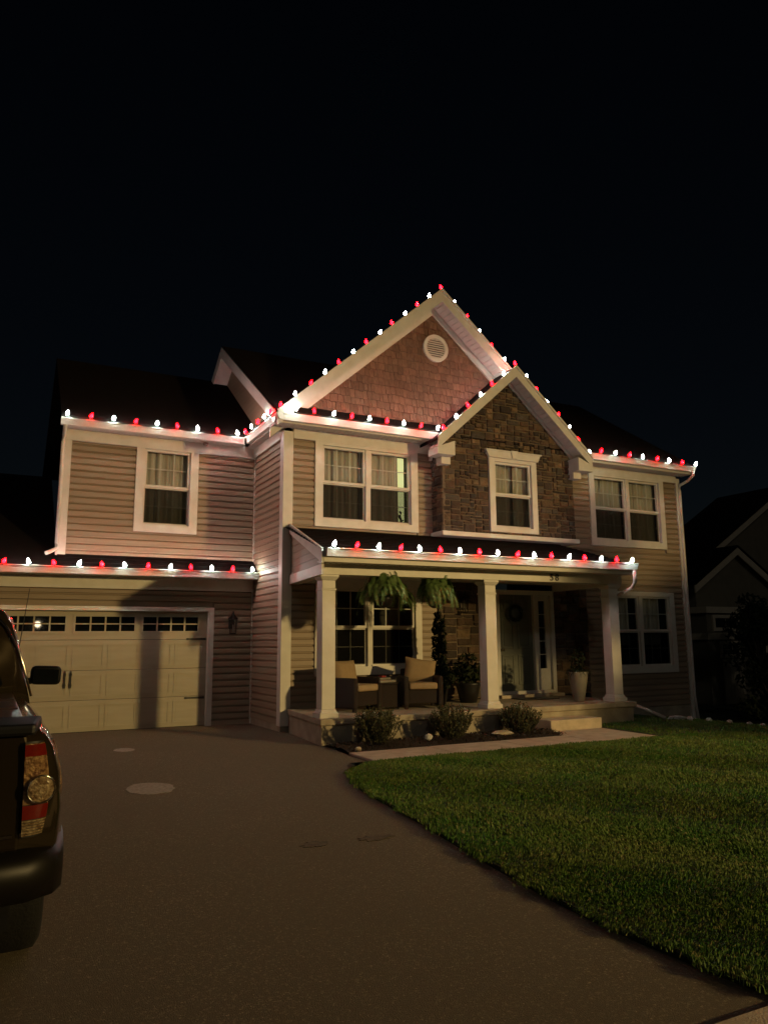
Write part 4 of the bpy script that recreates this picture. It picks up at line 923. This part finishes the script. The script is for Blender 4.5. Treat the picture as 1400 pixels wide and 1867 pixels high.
for s in (-1, 1):
    for wy in (4.52, 7.95):
        c = Vector((TX+s*.80, wy, .37)); wl = link('wheel', None, truck, c)
        ty = MB().lathe([(.22, -.12), (.33, -.125), (.365, -.10), (.37, -.05), (.37, .05), (.365, .10), (.33, .125), (.22, .12)], n=32).build('tyre', RUBBER, wl, smooth=True); ty.matrix_basis = Matrix.Translation(c) @ Matrix.Rotation(math.pi/2, 4, 'Y')
        rm = MB().lathe([(.215, -.1), (.215, .1), (.20, .11), (.16, .07), (.06, .085), (.05, .1), (.01, .1)], n=20).build('rim', CHROME, wl, smooth=True); rm.matrix_basis = Matrix.Translation(c) @ Matrix.Rotation(s*math.pi/2, 4, 'Y')
        mb = MB(); k0 = 14
        for k in range(k0):
            a0, a1 = math.pi*k/k0, math.pi*(k+1)/k0
            for q, w2 in ((.40, 0),): mb.add([(TX+s*.86, wy+.40*math.cos(a0), .37+.40*math.sin(a0)), (TX+s*.945, wy+.43*math.cos(a0), .37+.43*math.sin(a0)), (TX+s*.945, wy+.43*math.cos(a1), .37+.43*math.sin(a1)), (TX+s*.86, wy+.40*math.cos(a1), .37+.40*math.sin(a1)), (TX+s*.935, wy+.50*math.cos(a0), .37+.50*math.sin(a0)), (TX+s*.935, wy+.50*math.cos(a1), .37+.50*math.sin(a1))], [(0, 1, 2, 3), (1, 4, 5, 2)])
        mb.build('wheel_arch', TPAINT, truck, smooth=True)
    mir = MB(); 
    me = MB().box(-.115, .115, -.05, .06, -.075, .075).mesh('mirror', TBLACK, True, .05, 4); o = link('mirror', me, truck); o.matrix_basis = Matrix.Translation((TX+s*1.035, 6.85, 1.245)) @ Matrix.Rotation(s*.04, 4, 'Y')
    WORLD[o.name] = o.matrix_basis.copy(); MB().tube([(TX+s*.86, 6.88, 1.19), (TX+s*.96, 6.87, 1.21)], .03, 6).build('mirror_stalk', TBLACK, o)
    MB().add([(TX+s*.94, 6.797, 1.19), (TX+s*1.125, 6.797, 1.19), (TX+s*1.13, 6.797, 1.29), (TX+s*.94, 6.797, 1.3)], [(0, 1, 2, 3)]).build('mirror_glass', TGLASS, o)
MB().tube([(.22, 8.0, 1.08), (.25, 8.03, 1.45), (.31, 8.08, 2.02)], [.006, .005, .003], 5).build('antenna', TBLACK, truck)
# bright drip moulding along the roof edges
for s in (-1, 1): MB().tube([(TX+s*x, y, z) for x, y, z in ((.868, 5.435, 1.17), (.832, 5.43, 1.30), (.79, 5.43, 1.43), (.75, 5.435, 1.51), (.705, 5.45, 1.60), (.64, 5.47, 1.67), (.5, 5.49, 1.71), (0, 5.49, 1.725))], .008, 6).build('drip_moulding', CHROME, truck, smooth=True)

# ------------------------------------------------------------------ neighbour house, dark trees
nb = thing('neighbour_house', 'dim neighbouring house with pale gable trim at the right edge', 'house', (26, 20, -.62))
MB().prism([(20.9, 18, -.9), (20.9, 18, 3.3), (22.83, 18, 4.5), (24.76, 18, 3.3), (24.76, 18, -.9)], (0, 1.5, 0)).build('front_wing', NWALL, nb)
MB().prism([(22.6, 19.6, -.9), (22.6, 19.6, 4.0), (28.0, 19.6, 7.35), (33.4, 19.6, 4.0), (33.4, 19.6, -.9)], (0, 3, 0)).build('main_block', NWALL, nb)
for px, pz_, hw, y in ((22.83, 4.6, 2.2, 17.75), (28.0, 7.5, 5.6, 19.3)):
    for s in (-1, 1):
        MB().prism([(px, y, pz_), (px+s*hw, y, pz_-.62*hw), (px+s*hw, y, pz_-.62*hw-.26), (px, y, pz_-.26)], (0, .05, 0)).build('rake_board', NTRIM, nb)
        MB().prism([(px, y-.04, pz_+.005), (px+s*hw, y-.04, pz_-.62*hw+.005), (px+s*hw, y-.04, pz_-.62*hw+.07), (px, y-.04, pz_+.07)], (0, 1.7 if y < 19 else 3.3, 0)).build('roof', ROOF, nb)
MB().box(20.5, 22.25, 17.3, 18.0, -.9, 2.3).build('bay', NWALL, nb); MB().box(20.4, 22.35, 17.2, 17.99, 2.3, 2.5).build('bay_cornice', NTRIM, nb); MB().box(20.4, 22.3, 17.22, 17.99, 1.45, 1.65).build('bay_band', NTRIM, nb)
def nwin(x0, x1, z0, z1, y, nx_, nz_):
    fr = Frame((0, y), (1, 0), (0, -1)); mb = MB(); ring(mb, fr, x0, x1, z0, z1, .1, 0, .05); wn = mb.build('window', NTRIM, nb)
    for i in range(nx_):
        for j in range(nz_):
            a = x0+.1+(x1-x0-.2)*i/nx_; b = x0+.1+(x1-x0-.2)*(i+1)/nx_; c = z0+.1+(z1-z0-.2)*j/nz_; d = z0+.1+(z1-z0-.2)*(j+1)/nz_
            fr.rect(mb := MB(), a+.015, b-.015, c+.015, d-.015, .004, .014); mb.build('pane', TGLASS, wn)
    fr.rect(mb := MB(), x0+.1, x1-.1, z0+.1, z1-.1, .0, .003); mb.build('muntin_grid', NTRIM, wn)
nwin(20.75, 22.0, 1.72, 2.24, 17.3, 2, 1); nwin(21.0, 21.95, .86, 1.40, 17.3, 3, 2)
for k in range(7): MB().box(21.08+.137*k, 21.205+.137*k, 17.25, 17.285, -.6, .82).build('panel_slat', NTRIM, nb)
MB().prism([(22.3, 16.6, 1.72), (23.9, 16.6, 1.72), (24.5, 16.6, 2.1), (24.5, 16.6, 2.25), (23.85, 16.6, 1.9), (22.3, 16.6, 1.9)], (0, .08, 0)).build('porch_eave', NTRIM, nb)
MB().box(22.4, 22.55, 16.7, 16.85, -.8, 1.72).build('porch_post', NTRIM, nb)
def tree(name, loc, trunk_h, crown_c, cr, nleaf, size, label, seed, cat='tree', m=TREELEAF, group=None, clumps=26):
    r = random.Random(seed); t = thing(name, label, cat, loc, 0, group); L = Vector(loc); C = Vector(crown_c)
    mb = MB(); mb.tube([L-Vector((0, 0, .2)), L+Vector((.05, .03, trunk_h*.5)), L+Vector((.0, .06, trunk_h)), C+Vector((0, 0, cr[2]*.3))], [.13*cr[0]**.5, .10*cr[0]**.5, .08*cr[0]**.5, .03], 8)
    cl = []
    for k in range(clumps):
        while True:
            p = Vector((r.uniform(-1, 1), r.uniform(-1, 1), r.uniform(-1, 1)))
            if .35 < p.length < 1: break
        q = C+Vector((p.x*cr[0], p.y*cr[1], p.z*cr[2])); cl.append(q)
        mb.tube([L+Vector((0, .05, trunk_h*r.uniform(.6, 1))), L.lerp(q, .55)+Vector((0, 0, trunk_h*.35)), q], [.04, .025, .008], 5, cap=False)
    mb.build('trunk', BARK, t); lf = MB()
    for q in cl: leaf_cloud(lf, q, cr[0]*.36, cr[1]*.36, cr[2]*.3, nleaf//clumps, size, r)
    structure(lf.build('crown', m, t), 'stuff')
tree('evergreen_shrub', (17.6, 12.9, gz(17.6)), .4, (17.7, 12.9, .15), (1.0, .9, 1.0), 3200, .09, 'tall dark bush in front of the neighbouring house at the right edge', 91, 'bush', DARKLEAF)
tree('young_tree', (19.9, 14.9, gz(19.9)), 1.2, (20.0, 14.9, 1.2), (1.2, 1.1, 1.3), 3400, .09, 'dark leafy tree silhouetted against the neighbouring house', 92, 'tree', DARKLEAF)

# ------------------------------------------------------------------ behind the camera: street lamp, the trees that shade its light, a yard lamp across the street
t = thing('street_lamp', 'tall street lamp with a curved arm behind the camera', 'street lamp', (LAMP.x+1.2, LAMP.y, 0))
MB().tube([(LAMP.x+1.2, LAMP.y, -.1), (LAMP.x+1.2, LAMP.y, 3), (LAMP.x+1.2, LAMP.y, 5.8), (LAMP.x+1.0, LAMP.y, 6.35), (LAMP.x+.2, LAMP.y, 6.48)], [.09, .075, .06, .05, .04], 10).build('pole', BRONZE, t, smooth=True)
MB().box(LAMP.x-.4, LAMP.x+.3, LAMP.y-.16, LAMP.y+.16, 6.42, 6.56).build('lamp_head', BRONZE, t, bevel=.04)
tree('shade_tree', (15.8, -1.2, 0), 2.0, (15.95, -1.2, 3.85), (2.1, 1.6, 1.75), 9500, .11, 'leafy tree outside the frame between street lamp and right end of the house', 101)
t = thing('yard_lamp', 'lit globe lamp on a post across the street, mirrored in the garage window', 'lamp', (2.5, -22, 0))
MB().tube([(2.5, -22, -.1), (2.5, -22, 2.46)], .05, 8).build('post', BRONZE, t); MB().lathe([(.05, -.17), (.13, -.1), (.17, 0), (.13, .11), (.05, .17)], (2.5, -22, 2.62), 14).build('globe', emit('yard_globe', (1, .8, .5), 45), t, smooth=True)
